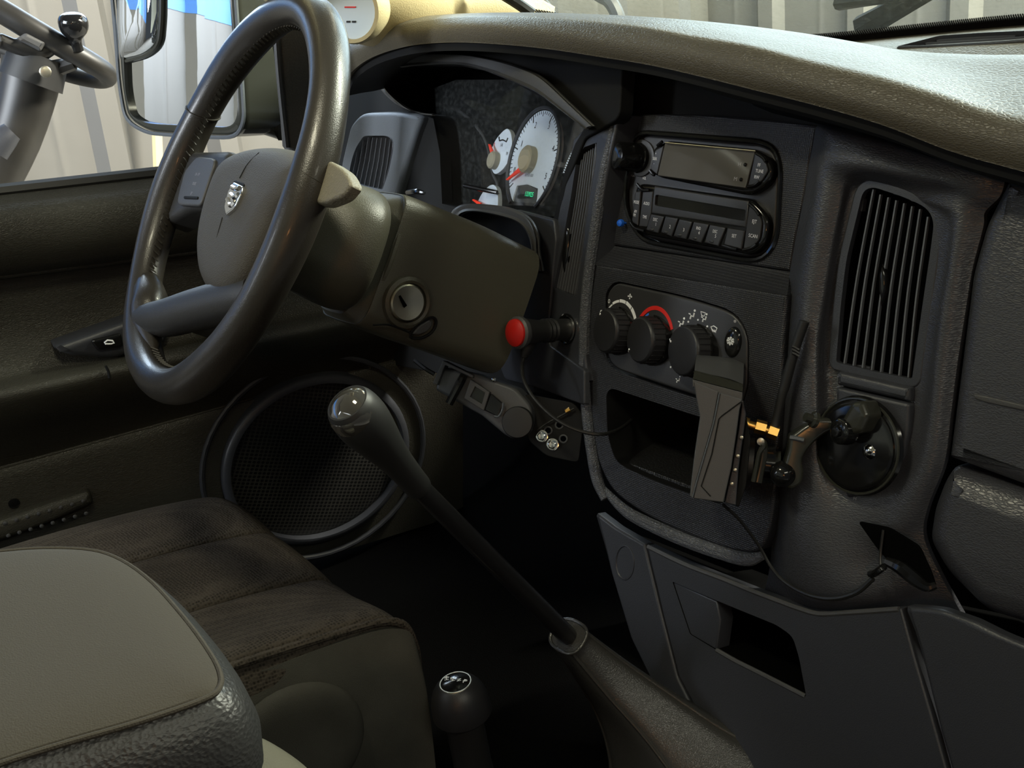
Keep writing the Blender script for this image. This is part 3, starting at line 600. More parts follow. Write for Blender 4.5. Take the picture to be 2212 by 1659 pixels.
keys = [('DISC\u2191', '1', (1406, 462), (1434, 468), (1421, 504), (1395, 497)), ('', '2', (1437, 467), (1464, 472), (1450, 511), (1427, 502)), ('', '3', (1467, 473), (1495, 479), (1481, 517), (1454, 510)),
        ('RND', '4', (1498, 479), (1531, 485), (1514, 525), (1486, 517)), ('DISC\u2193', '5', (1533, 485), (1567, 492), (1551, 532), (1521, 524))]
for t1, t2, a, b_, c_, d in keys:
    k = obj('preset_button', slab(F, [a, b_, c_, d], .002, .0065, .0012), MT['radio'], rd)
    mx, my = np.mean([a, b_, c_, d], 0)
    if t1: text(t1.replace('\u2191', '').replace('\u2193', ''), F, mx+2, my-8, 6.5, MT['white'], k, .0065, sx=.6)
    text(t2, F, mx+3, my+2, 7, MT['white'], k, .0065, sx=.8)
    obj('finger_dip', dome_uv(F, ring_uv(F.uv(mx-6, my+13, .0065), .0028, .0016, 12), .0063, .001, 4), MT['radio'], k)
k = obj('set_key', slab(F, rp([(1571, 492), (1609, 498), (1601, 539), (1563, 529)], 2), .002, .0065, .0012), MT['radio'], rd); text('SET', F, 1586, 510, 7, MT['white'], k, .0065, sx=.75)
k = obj('eject_scan_button', slab(F, rp([(1618, 442, 3), (1638, 462, 8), (1646, 480, 8), (1640, 520, 10), (1624, 533, 6), (1605, 541, 3)], 3), .002, .0062, .001), MT['radio'], rd)
text('EJT', F, 1630, 479, 7.5, MT['white'], k, .0062, sx=.8); text('SCAN', F, 1627, 510, 7.5, MT['white'], k, .0062, sx=.8)
for pts in (((1376, 397), (1388, 410), (1403, 411)), ((1362, 480), (1372, 492), (1392, 499)), ((1562, 530), (1580, 536), (1592, 539)), ((1420, 315), (1427, 309), (1431, 306)), ((1404, 368), (1410, 376), (1414, 378)),
            ((1634, 331), (1648, 340), (1654, 349)), ((1615, 404), (1630, 400), (1640, 392)), ((1618, 440), (1632, 452), (1640, 464)), ((1605, 540), (1622, 536), (1634, 528))):
    obj('grip_bead', tube([F.h(x, y, .0065) for x, y in pts], .0016, 8, 4), MT['gloss'], rd)
vk = obj('volume_knob', lathe(F.h(1386, 342, -.008), np.array([math.sin(-.3)*math.cos(a12), -math.cos(-.3)*math.cos(a12), math.sin(a12)]), [(.0150, 0), (.0150, .005), (.0142, .006), (.0138, .026), (.0125, .031), (.009, .0325), (.004, .033)], 36), MT['gloss'], rd)
obj('knob_collar', lathe(F.h(1386, 342, -.006), F.n, [(.018, 0), (.018, .003), (.0155, .0035)], 36), MT['radio'], rd)
text('PUSH ON', F, 1364, 379, 5, MT['white'], rd, -.005, sx=.6); text('VOL', F, 1392, 385, 6, MT['white'], rd, -.005, sx=.6)
tag(obj('push_pin', lathe(F.h(1353, 482, -.001), F.n, [(.0012, 0), (.0012, .006), (.0036, .007), (.004, .0085), (.0032, .011), (.001, .012)], 16), MT['pushpin'], None, F.h(1353, 482)), 'small round blue plastic pin at the lower left edge of the radio', 'pin')

# ------------------------------------------------------------------ climate panel
cp = thing('climate_panel', 'black heater control panel with three rotary knobs below the radio', 'control panel', F.h(1460, 730, ZL))
cpx = rp([(1311, 634, 14), (1330, 610, 14), (1478, 642, 40), (1588, 676, 40), (1615, 726, 30), (1613, 830, 14), (1598, 884, 10), (1494, 852, 20), (1326, 796, 30), (1311, 768, 16)], 14)
WC = ZL+.001
obj('control_plate', slab(F, cpx, -.01, WC, .002), MT['radio'], cp)
def arc(fr, c, r0, r1, a0, a1, w, th=.0004, n=18):
    t = np.linspace(math.radians(a0), math.radians(a1), n); q = [(c[0]+.74*r1*math.cos(x), c[1]+r1*math.sin(x)) for x in t]+[(c[0]+.74*r0*math.cos(x), c[1]+r0*math.sin(x)) for x in t[::-1]]
    return slab_uv(fr, q, w-th, w+th, .0001)
kn = [((1336, 715), 127, .022), ((1411, 735), 222, .0225), ((1504, 758), 165, .0235)]
yk = math.radians(-17); KN = np.array([math.sin(yk)*math.cos(a12), -math.cos(yk)*math.cos(a12), math.sin(a12)])   # knobs are set towards the driver
for (kx, ky), ang, r in kn:
    K_ = Frame(F.h(kx, ky, WC), KN); c = (0., 0.)
    obj('knob_well', lathe(F.h(kx, ky, WC-.001), KN, [(r*1.08, -.008), (r*1.10, 0), (r*1.10, .0018), (r*1.02, .0022)], 40), MT['gloss'], cp)
    V = []; prof = [(r, -.006), (r, .0135), (r*.97, .0155), (r*.90, .0168), (r*.5, .0174), (.0001, .0175)]
    k = obj('rotary_knob', lathe(F.h(kx, ky, WC), KN, prof, 48), MT['knob'], cp)
    rb = ([], [])
    for i in range(26):
        t = 2*math.pi*i/26; p = K_.P(math.cos(t)*r*1.005, math.sin(t)*r*1.005, .001); rb = join(rb, tube([p, p+KN*.0125], .0007, 5, 1))
    obj('grip_ribs', rb, MT['knob'], k)
    t = math.radians(ang); p = np.array([math.cos(t), math.sin(t)])
    obj('pointer', tube([K_.P(*(p*r*.78), .0172), K_.P(*(p*r*.985), .0150), K_.P(*(p*r*1.015), .010 if ang != 127 else .002)], .0010, 6, 1), MT['white'], k)
c1, c2, c3 = (F.uv(*k[0], WC) for k in kn)
for a0, a1, dr in ((148, 124, .0016), (122, 100, .0026), (98, 78, .0032), (76, 57, .0036), (55, 32, .004)): obj('fan_scale', arc(F, c1, .0285, .0285+dr, a1, a0, WC), MT['white'], cp)
text('0', F, 1316, 651, 9, MT['white'], cp, WC); text('\u2723', F, 1361, 641, 11, MT['white'], cp, WC); text('*', F, 1361, 643, 12, MT['white'], cp, WC)
obj('hot_scale', arc(F, c2, .0295, .0335, 28, 148, WC, n=30), MT['red'], cp)
obj('cold_scale', arc(F, c2, .0262, .0282, 118, 156, WC), MT['blue'], cp)
def icon_person(x, y, s=1.0, foot=True, win=False):
    v = join(slab_uv(F, ring_uv(F.uv(x+4*s, y-9*s, WC), .0011*s, n=10), WC-.0003, WC+.0004, .0001),
             tube([F.h(x+3*s, y-4*s, WC), F.h(x+1*s, y+4*s, WC), F.h(x-4*s, y+2*s, WC), F.h(x-6*s, y+9*s, WC)], .0008*s, 5, 1),
             tube([F.h(x-9*s, y-3*s, WC), F.h(x-5*s, y-1*s, WC)], .0006*s, 5, 1))
    if win: v = join(v, tube([F.h(x-9, y-14, WC), F.h(x+1, y-11, WC), F.h(x-2, y-4, WC), F.h(x-7, y-5, WC)], .0005, 5, 1, True))
    obj('mode_icon', v, MT['white'], cp)
icon_person(1474, 697); icon_person(1497, 680); icon_person(1523, 687, .9, win=True); icon_person(1466, 820, .7)
obj('mode_icon', join(tube([F.h(1536, 706, WC), F.h(1542, 704, WC), F.h(1549, 709, WC), F.h(1546, 716, WC), F.h(1539, 714, WC)], .0006, 5, 1, True), *[tube([F.h(1540+i*3, 717+i, WC), F.h(1540+i*3, 711+i, WC)], .0004, 4, 1) for i in range(3)]), MT['white'], cp)
for x, y in ((1487, 695), (1508, 691), (1528, 705), (1449, 793)): obj('mode_dot', slab_uv(F, ring_uv(F.uv(x, y, WC), .0009, n=10), WC-.0003, WC+.0004, .0001), MT['white'], cp)
ac = obj('ac_button', dome_uv(F, ring_uv(F.uv(1584, 739, WC), .0092, .0145, 28), WC-.001, .005, 6, .45), MT['gloss'], cp)
text('\u2744', F, 1578, 737, 13, MT['white'], ac, WC+.0042); obj('snow_symbol', join(*[tube([F.P(*(np.array(F.uv(1578, 737, WC+.004))+np.array([math.cos(t), math.sin(t)])*.0012), WC+.0042), F.P(*(np.array(F.uv(1578, 737, WC+.004))+np.array([math.cos(t), math.sin(t)])*.004), WC+.004)], .0005, 5, 1) for t in np.linspace(0, 2*math.pi, 8, endpoint=False)]), MT['white'], ac)
obj('indicator_lamp', slab_uv(F, ring_uv(F.uv(1588, 694, WC), .0014, n=12), WC-.0003, WC+.0004, .0001), MT['grey'], cp)

# ------------------------------------------------------------------ vents
def vent(name, label, fr, open_px, slats, w=0, depth=.03, loc=None, frame_mat=None, frame_w=.004, th=.0011, wheel=None, blade_depth=.0035):
    t = thing(name, label, 'air vent', fr.h(*np.mean(np.array([p[:2] for p in open_px]), 0), w), 'louvred air vents of the dashboard')
    q = ccw([fr.uv(x, y, w) for x, y in open_px])
    obj('vent_frame', slab_uv(fr, inset(q, -frame_w), w-.012, w+.0015, .0015, [q]), frame_mat or MT['panel'], t)
    V, Fc = loft([[fr.P(*p, w) for p in inset(q, -.0004)], [fr.P(*p, w-depth) for p in inset(q, .002)]], 1, 1, True); Fc.append(tuple(range(len(q), 2*len(q))))
    obj('vent_duct', (V, Fc), MT['void'], t)
    for s in slats:
        pts = [fr.h(x, y, w-.002) for x, y in s]
        obj('louvre', join(*[blade(pts[i], pts[i+1], fr.n, blade_depth, th) for i in range(len(pts)-1)]), MT['slat'], t)
    if wheel: obj('thumb_wheel', dome_uv(fr, [fr.uv(x, y, w) for x, y in wheel], w-.004, .005, 5), MT['gloss'], t)
    return t
rv = RV or rp([(1830, 560, 30), (1866, 412, 18), (1888, 404, 10), (1950, 424, 20), (2004, 448, 24), (2020, 478, 20), (2012, 540, 30), (1990, 690, 30), (1972, 818, 6), (1890, 802, 6), (1808, 782, 6), (1818, 660, 30)], 10)
rs = []
for k in range(8):
    t = (k+.6)/8.2
    top = (1874+t*140, 410+t*52+(10 if k == 7 else 0)); mid = (1836+t*174, 590+t*26); bot = (1811+t*162, 785+t*35)
    top = {0: (1886, 409)}.get(k, top); mid = ((top[0]+bot[0])/2-4, (top[1]+bot[1])/2); rs.append(tuple(tuple(p) for p in cr([top, mid, bot], 4)))
vent('air_vent', 'tall eight-slat air vent to the right of the radio stack', F, rv, rs, w=.012, frame_w=.0075, wheel=[(1904, 568), (1914, 590), (1914, 630), (1904, 660), (1897, 630), (1898, 590)], th=.0013)
ls = []
for k in range(8):
    t = (k+.5)/8; ls.append(((1250+t*38, 338-t*22), (1236+t*40, 430+t*4), (1218+t*42, 530+t*8), (1200+t*44, 622+t*16)))
vent('air_vent', 'narrow tall air vent left of the stack, above the red-tipped plug', LC, rp(venthole, 6), ls, w=-.002, frame_w=.0015, th=.0009, wheel=[(1222, 480), (1228, 500), (1224, 560), (1215, 590), (1211, 560), (1216, 500)])
# driver's left vent: grey housing
DV = DG.at(DG.h(800, 330, .012))
dvo = rp([(779, 303, 6), (786, 293, 10), (836, 293, 10), (849, 300, 10), (850, 320, 10), (840, 370, 20), (826, 410, 4), (790, 402, 4), (752, 390, 4), (758, 350, 20), (768, 320, 20)], 6)
hs = obj('vent_housing', slab(DV, rp([(757, 268, 14), (779, 243, 16), (850, 240, 20), (912, 246, 16), (898, 280, 14), (876, 350, 20), (856, 420, 6), (826, 470, 6), (740, 440, 6), (735, 360, 20)], 10), -.04, 0, .007, [dvo]), MT['ventpanel'], dash)
ds = [((776+k*9.6, 296+k*.4), (768+k*9.8, 345+k), (756+k*10, 400+k*1.5)) for k in range(8)]
vent('air_vent', 'grey-framed driver side air vent at the far left end of the dash', DV, dvo, ds, w=-.002, frame_w=.0012, th=.0010)
# defroster slot in the deck
dk1, dk2, dk3 = WSB[6]+np.array([.004, -.06, -.012]), WSB[5]+np.array([.004, -.06, -.012]), WSB[5]+np.array([.01, -.12, -.034])
dfn = Frame(dk2+np.array([0, 0, .0005]), np.cross(dk1-dk2, dk2-dk3))
vent('air_vent', 'long flat defroster vent on the dash top below the windshield', dfn, dfo, [((1960, 100), (2060, 94), (2160, 88), (2280, 78)), ((1985, 93), (2070, 88), (2160, 83), (2285, 72)), ((2010, 87), (2080, 82), (2160, 77), (2285, 69))], w=.0008, depth=.02, frame_w=.0012, th=.0010, blade_depth=.004)

# ------------------------------------------------------------------ instrument cluster
ic = thing('instrument_cluster', 'instrument cluster with pale dials behind a smoky lens under the hood', 'gauges', GP.P(0, 0, -.01))
G = GP
obj('cluster_face', slab(G, [(900, 140), (1290, 140), (1262, 285), (1215, 372), (1196, 480), (900, 480)], -.016, -.010, .001), MT['void'], ic)
def dial(px_list, w): return slab(G, px_list, w-.006, w, .0006)
tc = np.array(G.uv(1150, 346)); tr = .0585
ang = np.linspace(math.radians(-58), math.radians(238), 60)
tq = [tuple(tc+tr*np.array([math.cos(a), math.sin(a)])) for a in ang]
lc = [G.uv(*p) for p in ((1103, 433), (1114, 400), (1137, 399), (1160, 406), (1156, 438))]
tq = tq+[G.uv(1107, 425), G.uv(1115, 401), G.uv(1137, 398), G.uv(1160, 407), G.uv(1158, 430)]
th_ = obj('tachometer_dial', slab_uv(G, tq, -.007, -.001, .0006), MT['dial'], ic)
obj('dial_bezel', tube([G.P(*(tc+(tr+.003)*np.array([math.cos(a), math.sin(a)])), .0) for a in ang], .0022, 8, 1), MT['panel'], ic)
tk = ([], [])
for i in range(51):
    a = math.radians(216-i*252/50*1.0); L_ = .009 if i % 10 == 0 else (.006 if i % 5 == 0 else .0035); d = np.array([math.cos(a), math.sin(a)]); n_ = np.array([-d[1], d[0]])*(.0008 if i % 10 == 0 else .0004)
    tk = join(tk, slab_uv(G, [tuple(tc+d*(tr-.001)+n_), tuple(tc+d*(tr-.001-L_)+n_), tuple(tc+d*(tr-.001-L_)-n_), tuple(tc+d*(tr-.001)-n_)], -.0012, -.0006, .0001))
obj('tick_marks', tk, MT['black'], th_)
for s, x, y in (('0', 1111, 368), ('1', 1127, 311), ('2', 1157, 271), ('3', 1186, 273), ('4', 1195, 321), ('5', 1179, 381)): text(s, G, x, y, 13, MT['black'], th_, -.0008, sx=.9, shear=.12)
text('RPM X 1000', G, 1143, 379, 6.5, MT['black'], th_, -.0008, sx=.8, shear=.15)
obj('needle_hub', lathe(G.h(1147, 346, -.001), G.n, [(.016, 0), (.016, .008), (.013, .0105), (.004, .011)], 28), MT['hub'], th_)
nd = obj('needle', slab(G, [(1092, 388), (1134, 349), (1136, 362), (1094, 389)], .004, .0062, .0006), MT['orange'], th_)
lw = obj('odometer_window', slab(G, rp([(1108, 436, 2), (1115, 402, 6), (1137, 400, 8), (1159, 407, 6), (1156, 440, 2)], 3), -.008, -.003, .0006), MT['lcd'], ic)
text('133925', G, 1143, 420, 10, MT['lcdon'], lw, -.0028, sx=.95, shear=.1)
# volt gauge
vq = [G.uv(x, y) for x, y in cr([(1093, 277), (1102, 297), (1099, 335), (1085, 362), (1067, 375), (1058, 362), (1056, 336), (1063, 310), (1076, 290)], 5, True)]
vd = obj('volt_dial', slab_uv(G, vq, -.008, -.002, .0006), MT['dial'], ic)
text('14', G, 1083, 314, 8, MT['black'], vd, -.0018, shear=.1); text('18', G, 1095, 332, 7, MT['black'], vd, -.0018); text('8', G, 1068, 312, 7, MT['red'], vd, -.0018)
obj('battery_symbol', tube([G.h(x, y, -.0015) for x, y in ((1078, 296), (1079, 304), (1086, 302), (1094, 306), (1097, 298))], .0009, 5, 1), MT['black'], vd)
obj('needle_hub', lathe(G.h(1072, 348, -.002), G.n, [(.011, 0), (.011, .007), (.009, .009), (.003, .0095)], 24), MT['hub'], vd)
obj('needle', slab(G, [(1054, 311), (1057, 311), (1067, 332), (1060, 336)], .003, .005, .0005), MT['orange'], vd)
# oil / fuel gauge half hidden at the bottom
fq = [G.uv(x, y) for x, y in cr([(1060, 398), (1070, 408), (1072, 440), (1066, 462), (1040, 466), (1024, 452), (1032, 428), (1045, 408)], 5, True)]
fd = obj('fuel_dial', slab_uv(G, fq, -.008, -.002, .0006), MT['dial'], ic)
obj('needle', slab(G, [(1019, 432), (1022, 430), (1038, 438), (1034, 444)], .003, .005, .0005), MT['orange'], fd)
obj('reset_stem', tube([G.h(1074, 416, .0), G.h(1040, 409, .012), G.h(1003, 401, .024)], .0028, 10, 2), MT['gloss'], ic)
# speedometer, only its left rim shows
spx = [(1264, 278), (1250, 294), (1238, 312), (1228, 332), (1219, 352), (1212, 372), (1224, 374), (1242, 340), (1268, 306)]
sq = [G.uv(*p) for p in spx]
sd = obj('speedometer_dial', slab_uv(G, sq, -.008, -.002, .0006), MT['dial'], ic)
tk = ([], [])
for p in cr([np.array(q) for q in spx[:6]], 4)[1:]:
    tk = join(tk, slab(G, [(p[0]+2, p[1]), (p[0]+9, p[1]+4), (p[0]+8, p[1]+5.5), (p[0]+1, p[1]+1.5)], -.0022, -.0016, .0001))
obj('tick_marks', tk, MT['black'], sd)
obj('face_ridge', tube([G.h(x, y, -.008) for x, y in ((955, 228), (968, 231), (985, 236), (1010, 254), (1030, 275), (1045, 296), (1055, 325), (1064, 372), (1075, 400), (1078, 450))], [.005, .004, .0028, .0024, .0022, .002, .002, .002, .002, .002], 8), MT['panel2'], ic)
obj('lens', slab(DG, [(938, 190), (985, 172), (1100, 172), (1170, 205), (1262, 275), (1245, 320), (1222, 380), (1204, 466), (1150, 474), (1050, 452), (952, 446), (945, 300)], -.030, -.0285, .0003), MT['lens'], ic)

# ------------------------------------------------------------------ power socket and plug
SK = LC
soc = thing('power_socket', 'round black power socket in the left side of the stack', 'socket', LC.h(1226, 711))
obj('socket_ring', lathe(LC.h(1226, 711, -.001), LC.n, [(.0165, 0), (.0165, .003), (.0148, .004), (.013, .003), (.013, -.01)], 32), MT['gloss'], soc)
obj('socket_shell', lathe(LC.h(1226, 711, .0018), LC.n, [(.0135, 0), (.0135, .0022), (.0125, .0024)], 32), MT['chrome'], soc)
A = LC.h(1226, 711, .001); B = hit(1112, 719, A+LC.n*.072, LC.n); ax = B-A; LN = np.linalg.norm(ax); ax /= LN
pg = thing('power_plug', 'black twelve-volt plug with red push button and cable, in the socket', 'plug', A)
obj('barrel', lathe(A, ax, [(.0112, 0), (.0112, LN*.28), (.0125, LN*.31), (.0112, LN*.34), (.0125, LN*.38), (.0112, LN*.42), (.0125, LN*.46), (.0112, LN*.50), (.0118, LN*.62), (.0138, LN*.80), (.0148, LN*.88)], 28), MT['rubber'], pg)
obj('front_rim', lathe(A+ax*LN*.86, ax, [(.0148, 0), (.0165, .003), (.0165, .007), (.0145, .009)], 28), MT['panel2'], pg)
obj('red_button', lathe(A+ax*(LN*.86+.0085), ax, [(.0142, 0), (.0138, .0025), (.010, .005), (.005, .006), (.001, .0063)], 28), MT['redlens'], pg)
bt0 = hit(1146, 736, A+ax*LN*.6, LC.n)
bt = [bt0, pd(1137, 756, np.linalg.norm(bt0-CAM)), pd(1131, 772, np.linalg.norm(bt0-CAM))]
obj('strain_relief', tube(bt, [.0075, .006, .0035], 12, 6), MT['rubber'], pg)
d0 = np.linalg.norm(bt[2]-CAM)
obj('cable', tube([bt[2]]+[pd(x, y, d0+k) for x, y, k in ((1128, 792, -.005), (1132, 822, -.02), (1155, 862, -.03), (1200, 905, -.04), (1250, 930, -.045), (1300, 938, -.045), (1340, 926, -.02), (1370, 900, .03), (1388, 868, .08))], .0019, 8, 5), MT['cable'], pg)

# ------------------------------------------------------------------ steering wheel
sw = thing('steering_wheel', 'black leather four-spoke steering wheel with grey airbag cover', 'steering wheel', HUB)
R0 = .18
n_ = 96; V = []; Fc = []; sg = 20
for i in range(n_):
    a = 2*math.pi*i/n_
    for k in range(sg):
        g = 2*math.pi*k/sg; rr = .0172*(1+.05*math.cos(6*a)); V.append(WH.P((R0+rr*math.cos(g)*.96)*math.cos(a), (R0+rr*math.cos(g)*.96)*math.sin(a), rr*1.02*math.sin(g)))
for i in range(n_):
    for k in range(sg): Fc.append((i*sg+k, i*sg+(k+1) % sg, ((i+1) % n_)*sg+(k+1) % sg, ((i+1) % n_)*sg+k))
rim = obj('rim', (V, Fc), MT['leather'], sw)
st = ([], [])
for i in range(150):                              # cross stitches along the inner edge of the rim
    a = 2*math.pi*i/150; b_ = a+.022
    st = join(st, tube([WH.P((R0-.0172)*math.cos(a), (R0-.0172)*math.sin(a), .0035), WH.P((R0-.0178)*math.cos(b_), (R0-.0178)*math.sin(b_), -.003)], .0009, 4, 1))
o_ = obj('stitching', st, MT['stitch'], rim)
for a in (6, 152, 236, 304):             # seams across the rim
    a = math.radians(a); obj('seam', tube([WH.P((R0+.0170*math.cos(g)*.97)*math.cos(a+.02*math.sin(g)), (R0+.0170*math.cos(g)*.97)*math.sin(a+.02*math.sin(g)), .0174*math.sin(g)) for g in np.linspace(0, 2*math.pi, 20, endpoint=False)], .0008, 5, 1, True), MT['stitch'], rim)
def wuv(lst, w=0): return [WH.uv(x, y, w) for x, y in lst]
up_l = wuv([(372, 322), (420, 326), (500, 324), (480, 400), (452, 432), (436, 452), (404, 456), (352, 486), (336, 470)], -.004)
for s in (1, -1):
    q = rp([(p[0]*s, p[1], .012) for p in up_l], .01)
    sp = obj('upper_spoke', slab_uv(WH, q, -.03, -.002, .008), MT['spoke'], sw) if s == 1 else obj('upper_spoke', slab(WH, rp([(600, 350, 10), (668, 336, 10), (712, 346, 12), (744, 368, 12), (759, 398, 10), (738, 424, 12), (698, 440, 8), (620, 430, 10)], 8), -.013, -.003, .003), MT['padtan'], sw)
    cpad = wuv([(427, 338), (462, 342), (466, 350), (434, 446), (388, 444), (384, 436), (400, 370)], 0)
    if s < 0: sp = None
    pq = rp([(p[0]*s, p[1], .008) for p in cpad], .006)
    ck = obj('cruise_switch', slab_uv(WH, pq, -.004, .0012, .002), MT['panel2'], sp) if sp else None
    if s == 1:
        cb = ck; obj('set_bar', slab(WH, rp([(397, 423), (427, 424), (426, 430), (396, 429)], 2), .0008, .0024, .0006), MT['dark'], ck)
    lower = [WH.P(*(np.array(p)*np.array([s, 1])), w_) for p, w_ in ((WH.uv(318, 690, 0), 0), (WH.uv(352, 684, 0), -.004), (WH.uv(400, 662, 0), -.01), (WH.uv(470, 628, 0), -.022), (WH.uv(498, 612, 0), -.028))]
    if s < 0:
        obj('lower_hub_cover', slab(WH, rp([(380, 676, 10), (420, 626, 10), (470, 640, 10), (520, 590, 10), (575, 520, 10), (600, 560, 10), (545, 650, 20), (470, 712, 20), (398, 716, 10)], 10), -.045, -.024, .008), MT['spoke'], sw); continue
    obj('lower_spoke', tube(lower, [.016, .0185, .0195, .0205, .02], 16, 5), MT['spoke'], sw)
    web = [WH.P(*(np.array(p)*np.array([s, 1])), w_) for p, w_ in ((WH.uv(310, 560, 0), -.0), (WH.uv(322, 640, 0), -.001), (WH.uv(318, 690, 0), -.001), (WH.uv(330, 760, 0), -.001))]
    obj('rim_flare', tube(web, [.004, .0168, .0172, .004], 14, 5), MT['leather'], sw)
text('ON - OFF', WH, 427, 377, 6, MT['grey'], cb, .0013, sx=.8); text('CRUISE', WH, 420, 397, 6, MT['grey'], cb, .0013, sx=.8); text('SET', WH, 414, 418, 6, MT['grey'], cb, .0013, sx=.8)
obj('hub_body', lathe(WH.P(0, -.012, -.055), WH.n, [(.045, 0), (.052, .015), (.056, .035), (.054, .045)], 32), MT['spoke'], sw)
padpx = [(466, 360), (487, 335), (525, 318), (575, 311), (622, 318), (652, 342), (648, 372), (632, 408), (592, 462), (558, 524), (518, 596), (488, 632), (465, 644), (440, 627), (425, 590), (421, 540), (428, 480), (445, 415)]
pw = -.018
ab = obj('airbag_cover', dome_uv(WH, [WH.uv(x, y, pw+.014) for x, y in [tuple(p) for p in cr(padpx, 4, True)]], pw, .022, 8, .28), MT['pad'], sw)
PW = pw+.0222
obj('tear_line', tube([WH.h(x, y, PW-k) for x, y, k in ((560, 330, .004), (535, 355, .001), (518, 385, .0004))], .0008, 5), MT['dark'], ab)
obj('tear_line', tube([WH.h(x, y, PW-k) for x, y, k in ((481, 470, .0004), (470, 510, .001), (455, 565, .004), (447, 590, .006))], .0008, 5), MT['dark'], ab)
em = obj('emblem_plate', slab(WH, rp([(504, 392, 3), (524, 402, 4), (520, 418, 6), (506, 448, 6), (486, 464, 2), (483, 448, 6), (492, 412, 6)], 3), PW-.003, PW+.003, .0015), MT['chrome'], ab)
obj('emblem_recess', slab(WH, rp([(506, 388, 4), (528, 396, 6), (522, 414, 6), (500, 404, 4)], 4), PW-.004, PW+.0006, .001), MT['dark'], ab)
for pts in (((502, 404), (510, 408), (518, 406)), ((499, 420), (506, 426), (515, 420)), ((492, 430), (498, 444), (508, 436))):
    obj('emblem_relief', tube([WH.h(x, y, PW+.003) for x, y in pts], .0022, 8, 3), MT['chrome'], em)
obj('emblem_shade', dome(WH, [(509, 424), (512, 428), (508, 434), (504, 430)], PW+.002, .003), MT['gloss'], em)

# ------------------------------------------------------------------ steering column
AX = -NW
CO = Frame(HUB, NW)                               # same axes, w runs back along the column
col = thing('steering_column', 'dark plastic steering column shroud with key lock between wheel and dash', 'column', HUB+AX*.15)
def sect(s, hw, vt, vb, cx=0, k=3.2, n=24):
    out = []
    for i in range(n):
        a = 2*math.pi*i/n; c, s_ = math.cos(a), math.sin(a); e = 2/k
        u = cx+hw*abs(c)**e*(1 if c > 0 else -1); v = (vt+vb)/2+(vt-vb)/2*abs(s_)**e*(1 if s_ > 0 else -1); out.append(CO.P(u, v, -s))
    return out
obj('front_shroud', cap_rows([sect(.035, .05, .04, -.045, k=2.4), sect(.055, .072, .05, -.055, k=2.6), sect(.085, .088, .052, -.06, .012, 2.8), sect(.112, .088, .055, -.064, .016, 2.8), sect(.128, .070, .052, -.064, .008, 2.8), sect(.134, .055, .045, -.06, .0, 2.8)], 4, 2), MT['column'], col)
body = obj('main_shroud', cap_rows([sect(.135, .044, .052, -.066, 0, 4), sect(.146, .053, .060, -.070, 0, 5), sect(.152, .056, .064, -.072, 0, 6), sect(.2, .058, .066, -.073, 0, 6), sect(.24, .060, .067, -.072, 0, 6), sect(.31, .061, .066, -.072, 0, 5)], 4, 2), MT['column'], col)
obj('edge_bead', tube([CO.h(x, y, -.150) for x, y in ((862, 424), (873, 434), (872, 462), (846, 554), (817, 626), (779, 700))], [.002, .004, .004, .0035, .003, .002], 8), MT['column'], col)
cs = Frame(CO.P(.0600, 0, -.2), CO.u, CO.v)        # right cheek of the shroud
cs2 = Frame(CO.P(.0600, 0, -.2), CO.u, -CO.n)
def cheek_p(px, py, w=0): return cs2.h(px, py, w)
ig = obj('lock_surround', lathe(cheek_p(876, 652, -.006), cs2.n, [(.026, 0), (.025, .007), (.0215, .009), (.019, .0075), (.0185, .004)], 36), MT['column'], col)
obj('key_lock', lathe(cheek_p(872, 652, -.002), cs2.n, [(.0178, 0), (.0178, .0085), (.0165, .0098), (.008, .0082), (.001, .0080)], 40), MT['steel'], col)
obj('key_slot', slab(cs2, [(862, 640), (866, 638), (880, 660), (874, 665)], .0045, .0078, .0005), MT['void'], col)
obj('release_button', slab(cs2, rp([(890, 722, 4), (905, 704, 6), (930, 690, 6), (936, 700, 6), (925, 716, 6), (905, 724, 5)], 5), -.004, .003, .0015), MT['panel2'], col)
obj('button_well', tube([cs2.h(x, y, .0012) for x, y in ((886, 728), (900, 704), (930, 686), (942, 694), (934, 716), (910, 730))], .0015, 6, 4, True), MT['dark'], col)
obj('lower_seam', tube([cs2.h(x, y, .0005) for x, y in ((806, 702), (840, 702), (876, 715), (890, 722))], .0009, 5), MT['dark'], col)
fl = Frame(CO.h(728, 400, -.085), CO.v*.75+CO.n*.65, CO.u)
0 and obj('column_gaiter', slab(fl, rp([(640, 380, 10), (700, 340, 10), (728, 350, 12), (750, 374, 12), (760, 398, 10), (738, 426, 12), (690, 446, 10), (640, 440, 10)], 10), -.016, 0, .005), MT['padtan'], col)
obj('tilt_lever', tube([DG.h(880, 416, .05), DG.h(900, 414, .05), DG.h(917, 417, .045)], [.003, .0035, .0025], 8), MT['gloss'], col)
# ------------------------------------------------------------------ driver's door
door = thing('car_door', 'closed driver door with padded sill, armrest and round speaker grille', 'door', DR.P(0, 0, -.2))
xs = (-800, -400, -160, 60, 260, 460, 660, 1000)
prof = [(lambda x: 414-.112*x, -.008), (lambda x: 418-.112*x, .004), (lambda x: 428-.114*x, .022), (lambda x: 470-.118*x, .05), (lambda x: 540-.124*x, .052), (lambda x: 588-.126*x, .036), (lambda x: 602-.128*x, .012), (lambda x: 620-.132*x, .004), (lambda x: 730-.19*x, .004), (lambda x: 812-.205*x, .022),
        (lambda x: 838-.21*x, .05), (lambda x: 862-.215*x, .06), (lambda x: 905-.225*x, .05), (lambda x: 960-.25*x, .024), (lambda x: 1008-.272*x, .006), (lambda x: 1022-.278*x, .016), (lambda x: 1100-.29*x, .02), (lambda x: 1240-.3*x, .02), (lambda x: 1420-.31*x, .012)]
xu = (-800, -400, -160, 60, 260, 410, 550, 690)
